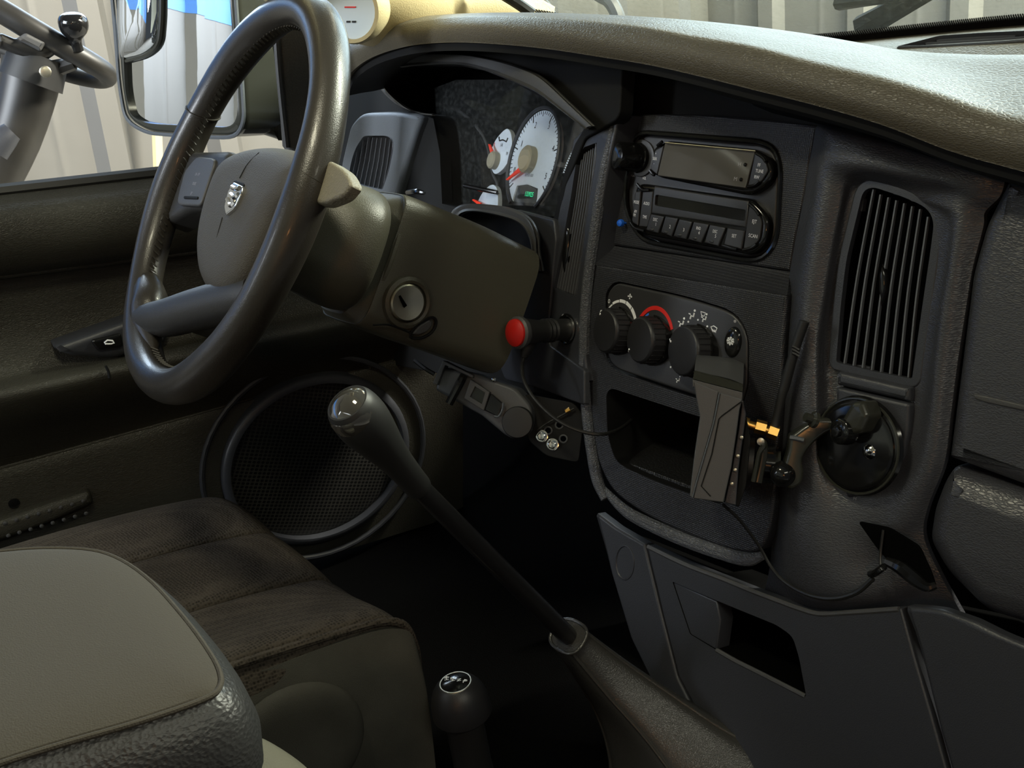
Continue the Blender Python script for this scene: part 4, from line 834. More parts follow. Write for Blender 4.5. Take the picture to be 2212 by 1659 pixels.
rows = [[DR.h(x, f(x), w_) for x in (xu if i < 8 else xs)] for i, (f, w_) in enumerate(prof)]
obj('door_panel', sheet(RT, rows, .02, 4, 5), MT['sensor'], door)
obj('window_seal', tube([DR.h(x, 414-.113*x, .006) for x in (-800, -400, -160, 0, 200, 400, 640)], .009, 8, 3), MT['rubber'], door)
obj('trim_line', tube([DR.h(x, 598-.127*x, .022) for x in (-160, 0, 150, 300, 450)], .003, 8, 3), MT['sensor'], door)
sp = obj('switch_panel', slab(DR, rp([(112, 752, 12), (270, 696, 10), (360, 668, 10), (360, 740, 10), (250, 776, 20), (150, 770, 16)], 12), .006, .04, .008), MT['panel'], door)
obj('window_switch', slab(DR, rp([(196, 736, 8), (262, 720, 8), (268, 750, 8), (212, 758, 8)], 8), .038, .0445, .003), MT['gloss'], sp)
obj('window_symbol', tube([DR.h(x, y, .0455) for x, y in ((226, 740), (232, 735), (243, 736), (246, 741), (240, 743), (228, 743))], .0012, 5, 1, True), MT['white'], sp)
obj('armrest_joint', tube([DR.h(x, y, .062) for x, y in ((228, 790), (234, 802), (236, 816))], .0018, 6), MT['dark'], door)
gc = np.array(DR.uv(690, 996, .028))
ro = ring_uv(gc, .140, .128, 64)
spk = obj('speaker_ring', slab_uv(DR, ro, .0, .034, .008, [ring_uv(gc, .129, .117, 64)]), MT['panel'], door)
obj('speaker_grille', dome_uv(DR, ring_uv(gc, .130, .118, 64), .018, .008, 6, .6), MT['speaker'], door)
obj('outer_bead', tube([DR.P(*p, .022) for p in ring_uv(gc, .165, .152, 48)], .004, 8, 1, True), MT['panel'], door)
mp = obj('map_pocket', slab(DR, rp([(-200, 1190, 5), (-40, 1142, 10), (120, 1086, 20), (196, 1062, 12), (206, 1090, 12), (110, 1132, 20), (-40, 1188, 10), (-200, 1240, 5)], 10), .015, .036, .008), MT['sensor'], door)
for k in range(12):
    for r_ in range(2):
        x = -60+k*24+r_*6; y = 1136+r_*27-(k*24)*.285+22
        if x < 200: obj('stud', lathe(DR.h(x, y-8, .0355), RT, [(.0026, 0), (.0026, .0012), (.0012, .002)], 8), MT['panel2'], mp)
obj('screw', lathe(DR.h(30, 1086, .018), RT, [(.007, 0), (.007, .003), (.004, .004)], 14), MT['gloss'], door)
obj('front_post', slab(DR, [(604, 84), (640, 40), (720, 20), (730, 330), (640, 345), (622, 320)], -.01, .012, .006), MT['pillar'], door)
obj('post_seal', tube([DR.h(x, y, .012) for x, y in ((597, 60), (600, 120), (609, 220), (620, 318))], .0045, 8, 3), MT['rubber'], door)

# ------------------------------------------------------------------ outside mirror
pm = pd(390, 150, 1.74); d_ = wray(390, 150); r_ = np.array([-.66, -.75, .055]); r_ /= np.linalg.norm(r_); nM = r_-d_; nM /= np.linalg.norm(nM)
MR = Frame(pm, nM)
mi = thing('side_mirror', 'tall towing side mirror with small convex inset outside the driver window', 'mirror', pm)
mpx = rp([(230, -90, 20), (240, -30, 20), (250, 80, 40), (258, 190, 40), (272, 262, 26), (320, 288, 20), (430, 296, 30), (510, 298, 30), (528, 262, 24), (522, 160, 40), (512, 40, 40), (504, -90, 20)], 20)
gpx = rp([(256, -84, 14), (262, -10, 20), (266, 90, 30), (270, 200, 30), (284, 258, 20), (330, 268, 16), (420, 272, 20), (500, 276, 20), (514, 250, 20), (510, 150, 30), (500, 30, 30), (490, -84, 14)], 14)
obj('mirror_housing', slab(MR, mpx, -.09, .004, .012, [gpx]), MT['olive'], mi)
obj('housing_edge', tube([MR.h(x, y, .003) for x, y in mpx], .003, 6, 1, True), MT['ventpanel'], mi)
obj('mirror_glass', slab(MR, gpx, -.012, -.003, .0005), MT['mirror'], mi)
cvx = rp([(258, -80, 10), (350, -80, 10), (349, 40, 20), (344, 96, 20), (318, 120, 16), (266, 134, 10), (258, 60, 20)], 10)
obj('inset_rim', tube([MR.h(x, y, .0) for x, y in cvx], .0035, 6, 1, True), MT['olive'], mi)
obj('convex_mirror', dome(MR, cvx, -.004, .014, 8, .5), MT['mirror'], mi)
obj('mirror_arm', slab(Frame(pd(570, 200, 1.68), (.85, -.5, 0)), rp([(515, 60, 20), (604, 72, 10), (620, 310, 6), (566, 292, 20), (524, 286, 10)], 10), -.05, 0, .012), MT['olive'], mi)

# ------------------------------------------------------------------ A pillar and its gauge
pt = thing('pillar_trim', 'beige driver side windshield pillar cover with a gauge cup moulded in', 'pillar', hy(950, 20, .16))
PL = [hy(1190, 60, .27), hy(1100, 42, .23), hy(960, 22, .15), hy(840, 0, .06), hy(720, -40, -.02), hy(600, -110, -.12), hy(420, -260, -.26), hy(120, -620, -.44)]
obj('pillar_cover', tube(PL, [.030, .048, .060, .066, .066, .06, .055, .05], 24, 5, flat=.9), MT['beige'], pt)
obj('pillar_seal', tube([hy(x, y, k) for x, y, k in ((1150, 30, .2), (1128, 14, .19), (1100, -4, .18), (1040, -40, .15))], .007, 8), MT['rubber'], pt)
gcn = hy(758, 22, -.07); gN = CAM-gcn; gN = gN/np.linalg.norm(gN)+np.array([-.45, -.1, -.05]); gN /= np.linalg.norm(gN)
pgx = thing('pillar_gauge', 'round white-faced auxiliary gauge in a beige cup on the pillar', 'gauge', gcn)
obj('gauge_cup', lathe(gcn-gN*.06, gN, [(.030, .02), (.0355, .04), (.037, .056), (.035, .063), (.031, .064), (.031, .056)], 40), MT['beige'], pgx)
obj('gauge_face', lathe(gcn-gN*.004, gN, [(.0312, 0), (.0312, .003), (.03, .0035)], 40), MT['podface'], pgx)
gf = Frame(gcn, gN)
obj('red_mark', slab(gf, [(744, 14), (768, 14), (768, 17), (744, 17)], -.001, .0006, .0001), MT['red'], pgx)
for x in (752, 764): obj('face_mark', slab(gf, [(x-4, 45), (x+4, 45), (x+4, 49), (x-4, 49)], -.001, .0006, .0001), MT['black'], pgx)
tag(obj('corner_cover', slab(Frame(DG.h(770, 170, -.03), (.25, -.9, .2)), rp([(690, 100), (760, 96), (830, 70), (830, 260), (760, 320), (690, 320)], 10), -.02, 0, .004), MT['dark'], None, DG.h(770, 170)), 'black dash end cap in shadow left of the cluster hood', 'trim cover')

# ------------------------------------------------------------------ brake controller under the dash
b0 = pd(1050, 860, 1.16); bN = CAM-b0; bN = bN/np.linalg.norm(bN)+np.array([-.25, -.05, -.05]); BC = Frame(b0, bN, (.9, -.35, -.35))
bc_ = thing('brake_controller', 'black trailer brake controller box with thumb wheel hung under the dash', 'controller', b0)
obj('body_case', slab(BC, rp([(950, 792, 4), (1024, 806, 6), (1114, 838, 10), (1150, 880, 20), (1148, 930, 20), (1110, 950, 20), (1090, 940, 10), (1040, 898, 5), (940, 842, 5)], 8), -.04, -.004, .004), MT['device'], bc_)
obj('bracket_arm', slab(BC, rp([(957, 778, 3), (1023, 811, 3), (1021, 817, 2), (962, 789, 2), (944, 832, 2), (934, 828, 3)], 2), -.012, .002, .001), MT['panel2'], bc_)
obj('display_frame', slab(BC, rp([(1016, 819, 2), (1058, 847, 2), (1045, 888, 2), (1002, 861, 2)], 2), -.006, .003, .001, [[(1026, 834), (1048, 848), (1041, 873), (1015, 857)]]), MT['panel2'], bc_)
obj('display_window', slab(BC, [(1024, 832), (1050, 848), (1042, 875), (1013, 857)], -.004, .0005, .0004), MT['lcd'], bc_)
obj('lower_window', slab(BC, rp([(1060, 849), (1087, 872), (1076, 901), (1046, 886)], 5), -.005, .001, .001), MT['gloss'], bc_)
obj('window_edge', tube([BC.h(x, y, .002) for x, y in ((1087, 870), (1085, 885), (1077, 899), (1068, 899))], .0012, 6), MT['ventpanel'], bc_)
obj('thumb_wheel', lathe(BC.h(1121, 912, -.004), BC.n, [(.0155, 0), (.0165, .003), (.0165, .007), (.0155, .009), (.006, .0098)], 44), MT['rubber'], bc_)
obj('slide_bar', tube([BC.h(1002, 810, .0), BC.h(994, 826, .002), BC.h(970, 872, .002)], [.004, .0046, .0042], 10), MT['gloss'], bc_)
obj('lead_wire', tube([BC.h(938, 808, -.01), BC.h(918, 796, -.01), BC.h(896, 779, -.02)], .0022, 6), MT['cable'], bc_)
obj('rivet', lathe(BC.h(1067, 820, -.004), BC.n, [(.0025, 0), (.0025, .002), (.001, .003)], 10), MT['chrome'], bc_)
# mounting plate with bolts
pb = thing('mounting_plate', 'black perforated bracket plate with two bright bolts below the stack edge', 'bracket', BC.h(1190, 930, -.02))
BP = BC.at(BC.h(1190, 930, -.02))
holes = [[BP.uv(x, y) for x, y in [(cx+8*math.cos(t), cy+8*math.sin(t)) for t in np.linspace(0, 2*math.pi, 14, endpoint=False)]] for cx, cy in ((1208, 918), (1217, 948), (1184, 930))]
obj('plate', slab_uv(BP, [BP.uv(x, y) for x, y in rp([(1130, 850), (1240, 870), (1262, 900), (1250, 1000), (1180, 985), (1140, 950)], 12)], -.004, 0, .001, holes), MT['dark'], pb)
for h in holes: obj('hole_rim', tube([BP.P(*p, .0004) for p in h], .0009, 5, 1, True), MT['device'], pb)
for x, y in ((1171, 942), (1194, 960)):
    bb = obj('bolt', lathe(BP.h(x, y, 0), BP.n, [(.0062, 0), (.0062, .001), (.0048, .0012), (.0048, .004), (.0035, .0048), (.001, .0046)], 6), MT['chrome'], pb)
    obj('washer', lathe(BP.h(x, y, 0), BP.n, [(.0064, 0), (.0064, .0012), (.005, .0014)], 20), MT['chrome'], bb)
obj('wire', tube([BP.h(x, y, .004) for x, y in ((1160, 930), (1180, 915), (1215, 896), (1240, 882))], .0009, 5), MT['cable'], pb)
obj('wire_connector', tube([BP.h(1222, 889, .005), BP.h(1231, 884, .005)], .0025, 6, 1), MT['gold'], pb)

# ------------------------------------------------------------------ handheld tuner on its mount
d0 = pd(1550, 930, .965); dN = CAM-d0; dN /= np.linalg.norm(dN); dN = dN+np.array([.0, .0, -.12]); dN /= np.linalg.norm(dN)
DV2 = Frame(d0, dN)
tn = thing('handheld_device', 'thick black handheld device seen edge-on in front of the stack', 'device', d0)
def dv(lst, w0, w1, bev=.001): return slab(DV2, lst, w0, w1, bev)
obj('left_shell', dv(rp([(1497, 822, 2), (1553, 846, 1), (1540, 915, 3), (1520, 985, 3), (1504, 1040, 3), (1496, 1076, 2), (1490, 1073, 3), (1493, 1040, 5), (1500, 980, 5), (1512, 900, 6), (1506, 870, 6)], 2), -.062, 0), MT['device'], tn)
obj('right_shell', dv(rp([(1555, 848, 1), (1604, 862, 2), (1598, 884, 3), (1592, 930, 3), (1580, 1010, 4), (1563, 1086, 2), (1497, 1077, 2), (1506, 1040, 3), (1522, 985, 3), (1542, 915, 3)], 2), -.062, .0), MT['device'], tn)
obj('right_facet', dv(rp([(1604, 864, 2), (1612, 894, 3), (1606, 940, 4), (1596, 1010, 4), (1590, 1092, 3), (1565, 1087, 2), (1582, 1010, 3), (1595, 930, 3)], 2), -.064, -.006), MT['panel'], tn)
obj('cap_bevel', sheet(dN, [[DV2.h(x, y, w_) for x, y in ((1497, 818), (1525, 826), (1553, 833), (1580, 840), (1604, 846))] for y0, w_ in ((0, .0),)]+[[DV2.h(x, y, -.010) for x, y in ((1500, 800), (1527, 807), (1555, 814), (1582, 822), (1605, 830))]], .004, 2), MT['olive'], tn)
obj('cap_front', dv([(1496, 819), (1604, 847), (1604, 866), (1496, 836)], -.05, -.0005, .001), MT['panel2'], tn)
obj('cap_top', sheet(dN, [[DV2.h(x, y, -.010) for x, y in ((1500, 802), (1530, 808), (1575, 818), (1605, 830))], [DV2.h(x, y, -.03) for x, y in ((1502, 784), (1532, 790), (1577, 800), (1606, 812))], [DV2.h(x, y, -.062) for x, y in ((1505, 768), (1535, 771), (1580, 777), (1607, 786))]], .03, 3), MT['device'], tn)
obj('shell_seam', tube([DV2.h(x, y, .0004) for x, y in ((1554, 850), (1541, 915), (1521, 985), (1505, 1040), (1496, 1074))], .0007, 6, 3), MT['ventpanel'], tn)
obj('groove', tube([DV2.h(x, y, .0002) for x, y in ((1601, 868), (1560, 898), (1553, 905), (1538, 980), (1515, 1050), (1535, 1072))], .0006, 5, 1), MT['dark'], tn)
obj('back_plate', dv(rp([(1612, 900, 4), (1622, 950, 5), (1612, 1050, 5), (1596, 1096, 4), (1588, 1092, 3)], 3), -.06, -.012), MT['dark'], tn)
for y, x in ((945, 1602), (985, 1594), (1015, 1588), (1045, 1581)): obj('case_screw', lathe(DV2.h(x, y, -.005), dN, [(.0016, 0), (.0016, .0012), (.0008, .0016)], 8), MT['steel'], tn)
cn = [DV2.h(x, y, -.03) for x, y in ((1604, 913), (1616, 917), (1622, 918), (1632, 920), (1645, 923), (1654, 926), (1660, 929), (1680, 936))]
ax_ = cn[-1]-cn[0]; ax_ /= np.linalg.norm(ax_)
con = obj('antenna_connector', tube(cn[:2], .0056, 16, 1), MT['gold'], tn)
obj('thread', tube([cn[1], cn[7]], .0038, 14, 1), MT['gold'], con)
obj('hex_nut', tube([cn[3], cn[5]], .0062, 6, 1), MT['gold'], con)
obj('end_nut', tube([cn[6], cn[7]], .0066, 6, 1), MT['gold'], con)
an = [DV2.h(x, y, w_) for x, y, w_ in ((1672, 932, -.03), (1676, 910, -.03), (1683, 880, -.028), (1690, 850, -.026), (1696, 832, -.025), (1706, 795, -.022), (1720, 745, -.018), (1738, 694, -.014))]
ant = obj('antenna', tube(an, [.0042, .0038, .0036, .0040, .0043, .0042, .0043, .0043], 14, 4), MT['rubber'], tn)
for k in range(3): obj('antenna_ring', tube([DV2.h(x, y+k*7, -.0145) for x, y in ((1711, 748), (1718, 751), (1726, 756))], .0012, 5, 2), MT['rubber'], ant)

# ------------------------------------------------------------------ swivel mount
sb = F.h(1860, 962, .021)
mo = thing('swivel_mount', 'black suction-cup style swivel mount with curved arm and ball joint', 'mount', sb)
SB = Frame(sb, F.n+np.array([-.10, 0, .02]))
obj('mount_disc', lathe(sb, SB.n, [(.040, 0), (.042, .004), (.040, .007), (.036, .008), (.0365, .010), (.033, .0115), (.012, .013), (.001, .013)], 48), MT['gloss'], mo)
obj('rim_ring', tube([SB.P(*p, .0075) for p in ring_uv((0, 0), .0395, n=48)], .0012, 6, 1, True), MT['olive'], mo)
lugs = [(1812, 912), (1838, 868), (1862, 866), (1874, 900), (1856, 936), (1826, 944)]
obj('hinge_block', slab(SB, rp(lugs, 8), .010, .030, .005), MT['olive'], mo)
obj('hinge_knob', lathe(SB.h(1836, 932, .02), SB.n+np.array([-.2, 0, 0]), [(.0105, 0), (.0112, .004), (.0105, .012), (.0085, .0135), (.0045, .0138), (.0045, .0165), (.003, .017)], 24), MT['gloss'], mo)
obj('hinge_bolt', lathe(SB.h(1762, 908, .03), SB.n+np.array([-.6, 0, .3]), [(.007, 0), (.007, .003), (.004, .004), (.004, .010)], 14), MT['olive'], mo)
obj('mount_screw', lathe(SB.h(1879, 976, .0115), SB.n, [(.0062, 0), (.006, .0015), (.004, .0032), (.001, .0036)], 24), MT['chrome'], mo)
obj('screw_slot', slab(SB, [(1872, 979), (1876, 974), (1884, 976), (1880, 981)], .0146, .0156, .0002), MT['dark'], mo)
arm = [SB.h(1846, 916, .028), SB.h(1815, 912, .042), SB.h(1780, 922, .056), DV2.h(1744, 938, -.008), DV2.h(1728, 960, -.016), DV2.h(1719, 988, -.020), DV2.h(1716, 1024, -.020)]
def strap(pts, wid, th_, up_):
    Q = cr(pts, 6); V = []; Fc = []
    for i, p in enumerate(Q):
        t = Q[min(i+1, len(Q)-1)]-Q[max(i-1, 0)]; t /= np.linalg.norm(t); s = np.cross(t, up_); s /= np.linalg.norm(s); b = np.cross(s, t)
        V += [p+s*wid*a+b*th_*c_ for a, c_ in ((1, .4), (.6, 1), (-.6, 1), (-1, .4), (-1, -.4), (-.6, -1), (.6, -1), (1, -.4))]
    m = len(Q)
    for i in range(m-1):
        for k in range(8): Fc.append((i*8+k, i*8+(k+1) % 8, i*8+8+(k+1) % 8, i*8+8+k))
    Fc += [tuple(range(8))[::-1], tuple((m-1)*8+k for k in range(8))]
    return V, Fc
apx_ = rp([(1706, 944, 3), (1738, 920, 8), (1768, 903, 10), (1815, 904, 10), (1852, 912, 8), (1852, 934, 8), (1815, 928, 12), (1788, 934, 14), (1760, 954, 16), (1740, 978, 12), (1732, 996, 10), (1737, 1020, 10), (1732, 1046, 10), (1708, 1060, 10), (1690, 1046, 10), (1692, 1010, 10), (1702, 976, 10), (1704, 958, 4)], 8)
obj('arm', slab(DV2, apx_, -.034, -.010, .0035), MT['olive'], mo)
obj('arm_edge', tube([DV2.h(1706, 945, -.010), DV2.h(1720, 947, -.0095), DV2.h(1736, 951, -.0095)], .0022, 6), MT['ventpanel'], mo)
bx = DV2.h(1704, 1012, -.016)
obj('ball_socket', lathe(DV2.h(1703, 1022, -.030), dN+np.array([-.35, 0, 0]), [(.004, -.006), (.0105, .004), (.0118, .012), (.0105, .020), (.0065, .0255), (.001, .027)], 28, 2), MT['gloss'], mo)
cx0 = DV2.h(1634, 1000, -.040); cx1 = DV2.h(1672, 1004, -.040)
obj('clamp_barrel', tube([cx0, cx1], .0165, 28, 1), MT['gloss'], mo)
obj('clamp_collar', tube([cx1, cx1+(cx1-cx0)*.3], .0125, 28, 1), MT['olive'], mo)
obj('clamp_flange', tube([DV2.h(1606, 996, -.036), DV2.h(1626, 998, -.036)], .021, 28, 1), MT['rubber'], mo)
obj('lock_lever', tube([DV2.h(x, y, -.012) for x, y in ((1642, 952), (1650, 962), (1640, 980), (1634, 1010), (1628, 1040))], [.004, .0045, .003, .003, .0035], 8, flat=.7), MT['olive'], mo)
obj('lock_lever', tube([DV2.h(x, y, -.018) for x, y in ((1650, 960), (1650, 985), (1644, 1015), (1638, 1042))], [.0035, .003, .003, .0035], 8, flat=.7), MT['olive'], mo)
obj('lever_pin', lathe(DV2.h(1643, 953, -.012), dN, [(.0032, 0), (.0032, .0035), (.001, .004)], 12), MT['steel'], mo)
text('H', F, 1847, 1077, 7, MT['grey'], dash, .0245)
# its cable to the pocket
cb_ = thing('device_cable', 'thin black cable looping from the device down across the dash leather', 'cable', F.h(1750, 1280, .04))
obj('cord', tube([DV2.h(1562, 1090, -.03), F.h(1600, 1126, .05), F.h(1640, 1180, .034), F.h(1668, 1228, .03), F.h(1702, 1262, .03), F.h(1750, 1286, .034), F.h(1800, 1293, .036), F.h(1850, 1280, .036), F.h(1886, 1250, .036)], [.0014, .0014, .0014, .0015, .0017, .002, .0022, .0022, .0022], 8, 5), MT['cable'], cb_)
obj('cable_clip', tube([F.h(1880, 1240, .036), F.h(1890, 1238, .04), F.h(1902, 1230, .04), F.h(1910, 1224, .036)], .003, 8), MT['gloss'], cb_)
obj('cord_tail', tube([F.h(1902, 1228, .036), F.h(1902, 1195, .033), F.h(1908, 1145, .032)], .0012, 6), MT['cable'], cb_)

# ------------------------------------------------------------------ gear lever and boot
g0 = hit(1245, 1392, (0, 0, 0), np.array([1., 0, 0])); g1 = hit(902, 1050, (0, 0, 0), np.array([1., 0, 0])); g2 = hit(748, 868, (0, 0, 0), np.array([1., 0, 0]))
gv = thing('gear_lever', 'long black floor gear lever with bulbous chrome-capped knob', 'gear lever', g0)
e = (g0-g1)/np.linalg.norm(g0-g1)
obj('shaft', tube([g0+e*.05, g0, (g0+g1)/2, g1], [.0092, .0092, .0088, .0086], 18, 3), MT['lever'], gv)
kx = (g2-g1); KL = np.linalg.norm(kx); kx /= KL
obj('knob', lathe(g1, kx, [(.0100, -.004), (.0108, 0), (.0112, KL*.12), (.0130, KL*.35), (.0168, KL*.55), (.0200, KL*.72), (.0206, KL*.84), (.0190, KL*.94), (.0165, KL*.99)], 40, 3), MT['rubber'], gv)
obj('knob_gap', tube([g1-kx*.001, g1-kx*.004], .0096, 18, 1), MT['void'], gv)
kax = kx+np.array([.15, -.55, .25]); kax /= np.linalg.norm(kax)
kc = g1+kx*KL*.84
kcap = obj('knob_cap', lathe(kc+kax*.003, kax, [(.0196, 0), (.0192, .006), (.0165, .012), (.011, .016), (.005, .0178), (.001, .018)], 40, 2), mat('dark_chrome', (.10, .095, .085), .08, metal=.6, coat=1), gv)
bt = thing('shift_boot', 'stitched black leather shift boot at the foot of the long lever', 'boot', hz(1440, 1600, .08))
def bsec(px, py, d, a, b, rot, k=2.6):
    c = pd(px, py, d); f_ = Frame(c, e*-1, (1, 0, 0)); out = []
    for i in range(16):
        t = 2*math.pi*i/16+rot; cc_, ss = math.cos(t), math.sin(t); x = a*abs(cc_)**(2/k)*np.sign(cc_); y = b*abs(ss)**(2/k)*np.sign(ss); out.append(f_.P(x, y))
    return out
BS = [bsec(1228, 1374, 1.094, .019, .016, 0), bsec(1236, 1384, 1.098, .0185, .016, 0), bsec(1300, 1450, 1.115, .026, .022, 0, 3), bsec(1370, 1520, 1.13, .041, .030, 0, 3.2), bsec(1440, 1600, 1.14, .062, .044, 0, 3.2), bsec(1500, 1670, 1.15, .088, .066, 0, 3.2), bsec(1530, 1760, 1.16, .115, .10, 0, 3.4)]
obj('sleeve', cap_rows(BS, 4, 3), MT['boot'], bt)
obj('collar', tube(BS[0], .0018, 8, 2, True), MT['boot'], bt)
for k in (2, 14, 6, 10):
    obj('seam_welt', tube([r[k] for r in BS], .0018, 8, 4), MT['boot'], bt)
    for dd in (1, -1): obj('seam_stitching', tube([.87*r[k]+.13*r[(k+dd) % 16] for r in BS], .0009, 5, 4), MT['stitch'], bt)
# transfer case lever
t0 = pd(990, 1500, 1.06)
tl = thing('transfer_lever', 'short black four-wheel-drive lever with round knob beside the seat', 'lever', hz(1000, 1700, .1))
tx = np.array([-.05, -.12, 1.0]); tx /= np.linalg.norm(tx); tb_ = t0-tx*.022
obj('stalk', tube([tb_-tx*.22+np.array([.02, .02, 0]), tb_-tx*.10, tb_+tx*.004], [.020, .0185, .0175], 20, 3), MT['rubber'], tl)
obj('knob', lathe(tb_, tx, [(.0175, -.002), (.0262, .0), (.0275, .004), (.0268, .014), (.0235, .026), (.017, .0345), (.0135, .036)], 40, 2), MT['knob'], tl)
kt = Frame(tb_+tx*.0355, tx, (.9, -.4, 0))
kd = obj('shift_plate', lathe(tb_+tx*.0345, tx, [(.0142, 0), (.0142, .0015), (.009, .0032), (.001, .0038)], 32), MT['gloss'], tl)
obj('plate_rim', tube([kt.P(*p, 0) for p in ring_uv((0, 0), .0142, n=32)], .0009, 6, 1, True), MT['steel'], tl)
for i, s in enumerate(('4H', '2H', 'N', '4L')):
    TEXTS.append((s, kt, (-.006+i*.0042, -.0062+i*.0046), .0036, .0058, MT['white'], kd, 'lettering', 0, .8, -.3, True))

# ------------------------------------------------------------------ seats and armrest
fr_in = hz(862, 1312, .30); RT2 = RT; FW2 = FW
seat = thing('driver_seat', 'dark cloth driver seat cushion with stitched panels behind the armrest', 'seat', fr_in-RT2*.22-FW2*.2)
prof = [(.010, .02), (.018, .10), (.019, .19), (.014, .255), (.0, .292), (-.012, .298), (-.03, .296), (-.085, .283), (-.125, .278), (-.135, .270), (-.145, .278), (-.20, .280), (-.252, .277), (-.262, .268), (-.272, .277), (-.33, .279), (-.38, .270), (-.425, .248), (-.455, .20), (-.465, .12), (-.465, .03)]
rw = [(-.01, .55, .02), (.008, .72, .0), (.008, .88, .0), (-.004, .965, .0), (-.03, 1.0, 0), (-.12, 1.02, 0), (-.25, 1.01, 0), (-.40, .96, 0), (-.55, .95, 0)]
rows = []
for dy, sc0, _ in rw:
    rows.append([fr_in+RT2*u_+FW2*(dy+.13*min(u_, 0))+np.array([0, 0, z*(sc0 if z > .1 else 1)-.30]) for u_, z in prof])
V, Fc = loft(rows, 4, 4)
mid = obj('cushion', sheet((0, 0, 1), rows, .012, 4, 4), MT['seat'], seat)
SS = Frame(fr_in+RT2*.0215-FW2*.2+np.array([0, 0, -.15]), RT2, FW2)
sr = [[fr_in+RT2*(u_+.0035)+FW2*dy+np.array([0, 0, z*sc0-.30]) for u_, z in ((.011, .02), (.018, .10), (.019, .19), (.0145, .25), (.002, .289))] for dy, sc0 in ((.012, .80), (.010, .92), (-.004, .975), (-.05, 1.0), (-.2, .985), (-.4, .96), (-.55, .95))]
obj('side_panel', sheet(RT2, sr, .004, 4), MT['seatside'], seat)
obj('piping', tube([fr_in+RT2*.002+FW2*dy+np.array([0, 0, z]) for dy, z in ((.012, -.09), (.010, -.04), (-.006, -.012), (-.06, -.004), (-.2, -.002), (-.4, -.016))], .004, 8), MT['seat'], seat)
obj('recliner_cover', dome_uv(SS, ring_uv(SS.uv(640, 1612, .004), .062, .062, 40), .004, .012, 6, .3), MT['seatside'], seat)
# armrest in the foreground
AZ = Frame((0, 0, .5), (0, 0, 1))
apx = [(-330, 1330), (-200, 1240), (-80, 1206), (20, 1192), (110, 1187), (200, 1192), (264, 1214), (330, 1262), (400, 1340), (448, 1405), (474, 1452), (475, 1486), (440, 1513), (300, 1562), (150, 1605), (0, 1652), (-150, 1710), (-300, 1760), (-420, 1640)]
aq = ccw([AZ.uv(x, y) for x, y in apx]); aq = [tuple(p) for p in cr(aq, 4, True)]
ar = thing('padded_console', 'grey vinyl padded centre armrest in the left foreground', 'armrest', AZ.P(*np.mean(np.array(aq), 0), -.10))
def ring_at(d, w_): return [AZ.P(*p, w_) for p in inset(aq, -d)]
ac_ = np.mean(np.array(aq), 0)
def ring_sc(s, w_): return [AZ.P(*(ac_+(np.array(p)-ac_)*s), w_) for p in aq]
rings = [ring_sc(s, .006*(1-s**5)+.0012) for s in (.1, .3, .5, .7, .84, .93, .975)]+[ring_at(0, -.001), ring_at(.006, -.006), ring_at(.012, -.016), ring_at(.016, -.032), ring_at(.015, -.052), ring_at(.009, -.068), ring_at(-.006, -.082), ring_at(-.02, -.086)]
m = len(aq); V = [p for r in rings for p in r]; Fc = []
for j in range(len(rings)-1):
    for i in range(m): Fc.append((j*m+i, j*m+(i+1) % m, (j+1)*m+(i+1) % m, (j+1)*m+i))
c_in = AZ.P(*np.mean(np.array(aq), 0), .0072); V.append(c_in); Fc += [(i, (i+1) % m, len(V)-1) for i in range(m)]; nr = 7; Fc = [f for f in Fc if min(f) < nr*m or len(V)-1 in f]
obj('pad_top', (V, [f for f in Fc if max(f) < (nr+1)*m or len(V)-1 in f]), MT['arm'], ar)
V2 = [p for r in rings[nr:] for p in r]; k2 = len(rings)-nr
obj('pad_side', (V2, [(j*m+i, j*m+(i+1) % m, (j+1)*m+(i+1) % m, (j+1)*m+i) for j in range(k2-1) for i in range(m)]+[tuple((k2-1)*m+i for i in range(m))]), MT['armside'], ar)
obj('seam', tube(ring_at(.0, .0005), .0016, 8, 1, True), MT['arm'], ar)
cq = AZ.at((0, 0, .395)); 
obj('console_body', slab_uv(cq, inset(aq, .03), -.30, 0, .01), MT['dark'], ar)
cz = Frame((0, 0, .36), (0, 0, 1))
cs_ = thing('bench_seat', 'pale olive edge of the centre seat cushion below the armrest', 'seat', cz.h(560, 1640))
obj('cushion', slab(cz, rp([(470, 1552, 30), (560, 1558, 30), (620, 1592, 30), (672, 1630, 40), (720, 1690, 30), (640, 1900, 30), (200, 2000, 30), (200, 1600, 30)], 30), -.12, 0, .02), mat('olive_seat_vinyl', (.12, .115, .085), .75, grain=(900, .3, 0)), cs_)

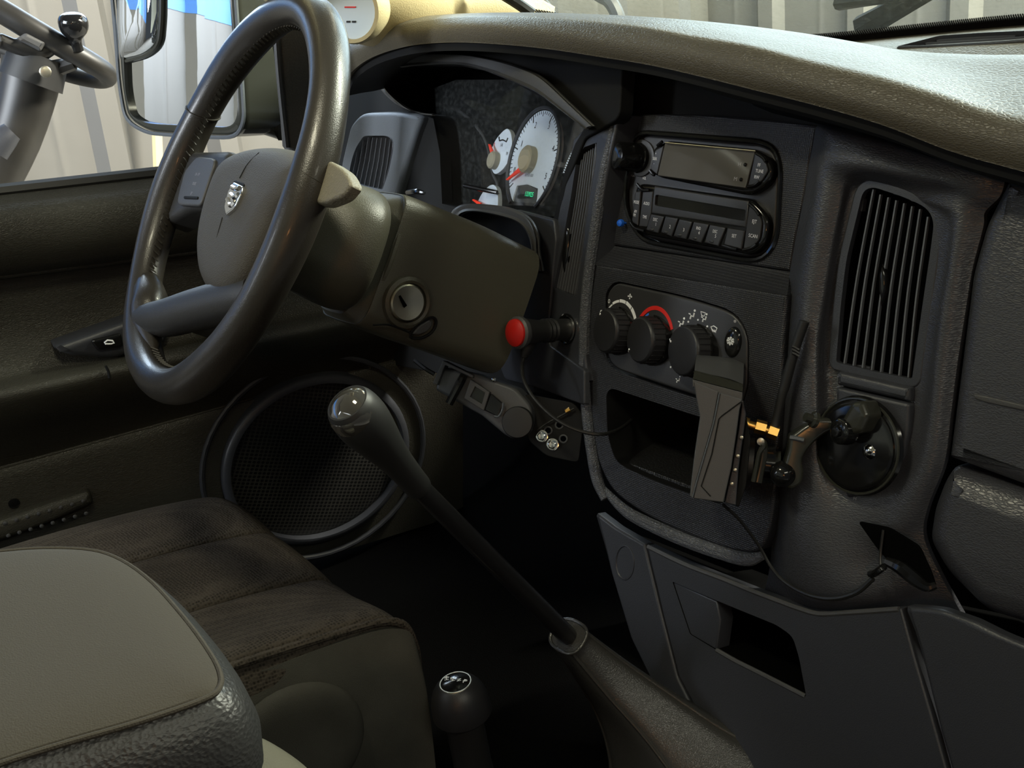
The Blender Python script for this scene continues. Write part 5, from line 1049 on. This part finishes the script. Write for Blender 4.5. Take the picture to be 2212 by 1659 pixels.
# ------------------------------------------------------------------ forklift outside the driver's window
fk = thing('forklift', 'black forklift steering wheel and column seen through the driver window', 'forklift', pd(60, 260, 2.2))
K = 2.2
rimc = pd(-110, 40, K+.02); fn = np.array([.35, -.45, .82]); fn /= np.linalg.norm(fn)
A = pd(-60, 0, K); B_ = pd(232, 160, K)
rm = [pd(x, y, K+k) for x, y, k in ((-260, -110, .05), (-120, -44, .02), (0, 22, 0), (60, 58, -.01), (120, 92, -.01), (180, 126, .0), (222, 152, .02), (232, 168, .05), (206, 172, .09), (150, 160, .13), (60, 130, .17), (-80, 70, .2), (-240, -10, .2), (-340, -80, .16), (-350, -130, .1))]
wl = obj('steering_wheel', tube(rm, [.021, .021, .021, .021, .020, .0195, .0185, .017, .016, .016, .016, .017, .018, .019, .020], 16, 5, True), MT['forklift'], fk)
obj('spinner_knob', lathe(pd(166, 108, K-.015), wray(166, 108)*-.1+np.array([.12, 0, 1]), [(.012, 0), (.010, .012), (.012, .020), (.021, .030), (.025, .042), (.024, .054), (.016, .062), (.004, .064)], 20, 2), MT['gloss'], wl)
obj('spoke', tube([pd(160, 136, K), pd(120, 148, K+.01), pd(80, 158, K+.01)], [.012, .015, .02], 8), MT['forklift'], wl)
FL = Frame(pd(60, 100, K-.02), CAM-pd(60, 100, K))
obj('hub_cover', slab(FL, rp([(0, 70, 6), (34, 84, 6), (56, 70, 8), (126, 102, 8), (122, 116, 8), (96, 134, 8), (60, 128, 6), (10, 108, 6), (-20, 100, 6)], 6), -.06, 0, .012), MT['forklift'], fk)
obj('hub_pad', slab(FL, rp([(34, 84), (56, 70), (100, 92), (88, 112)], 6), -.005, .012, .006), MT['panel2'], fk)
obj('column', tube([pd(70, 130, K+.06), pd(62, 190, K+.06), pd(30, 300, K+.06), pd(-30, 430, K+.06), pd(-150, 720, K+.06)], [.052, .050, .046, .044, .044], 18, 3), MT['forklift'], fk)
obj('column_boot', tube([pd(84, 120, K+.03), pd(66, 178, K+.03)], [.05, .055], 14, 2), MT['rubber'], fk)
obj('hub_bolt', lathe(pd(98, 155, K-.03), CAM-pd(98, 155, K), [(.010, 0), (.010, .008), (.006, .010)], 12), MT['steel'], fk)
obj('side_lever', tube([pd(-10, 330, K-.02), pd(10, 300, K-.02), pd(26, 284, K-.02)], [.022, .022, .018], 12, 2), MT['panel'], fk)
tag(obj('wall_post', tube([hit(300, -700, (-2.6, 0, 0), np.array([1., 0, 0])), hit(363, 900, (-2.6, 0, 0), np.array([1., 0, 0]))], .016, 8, 1), MT['beige'], None), 'thin pale tan post against the corrugated wall below the mirror', 'post')
flush_text()
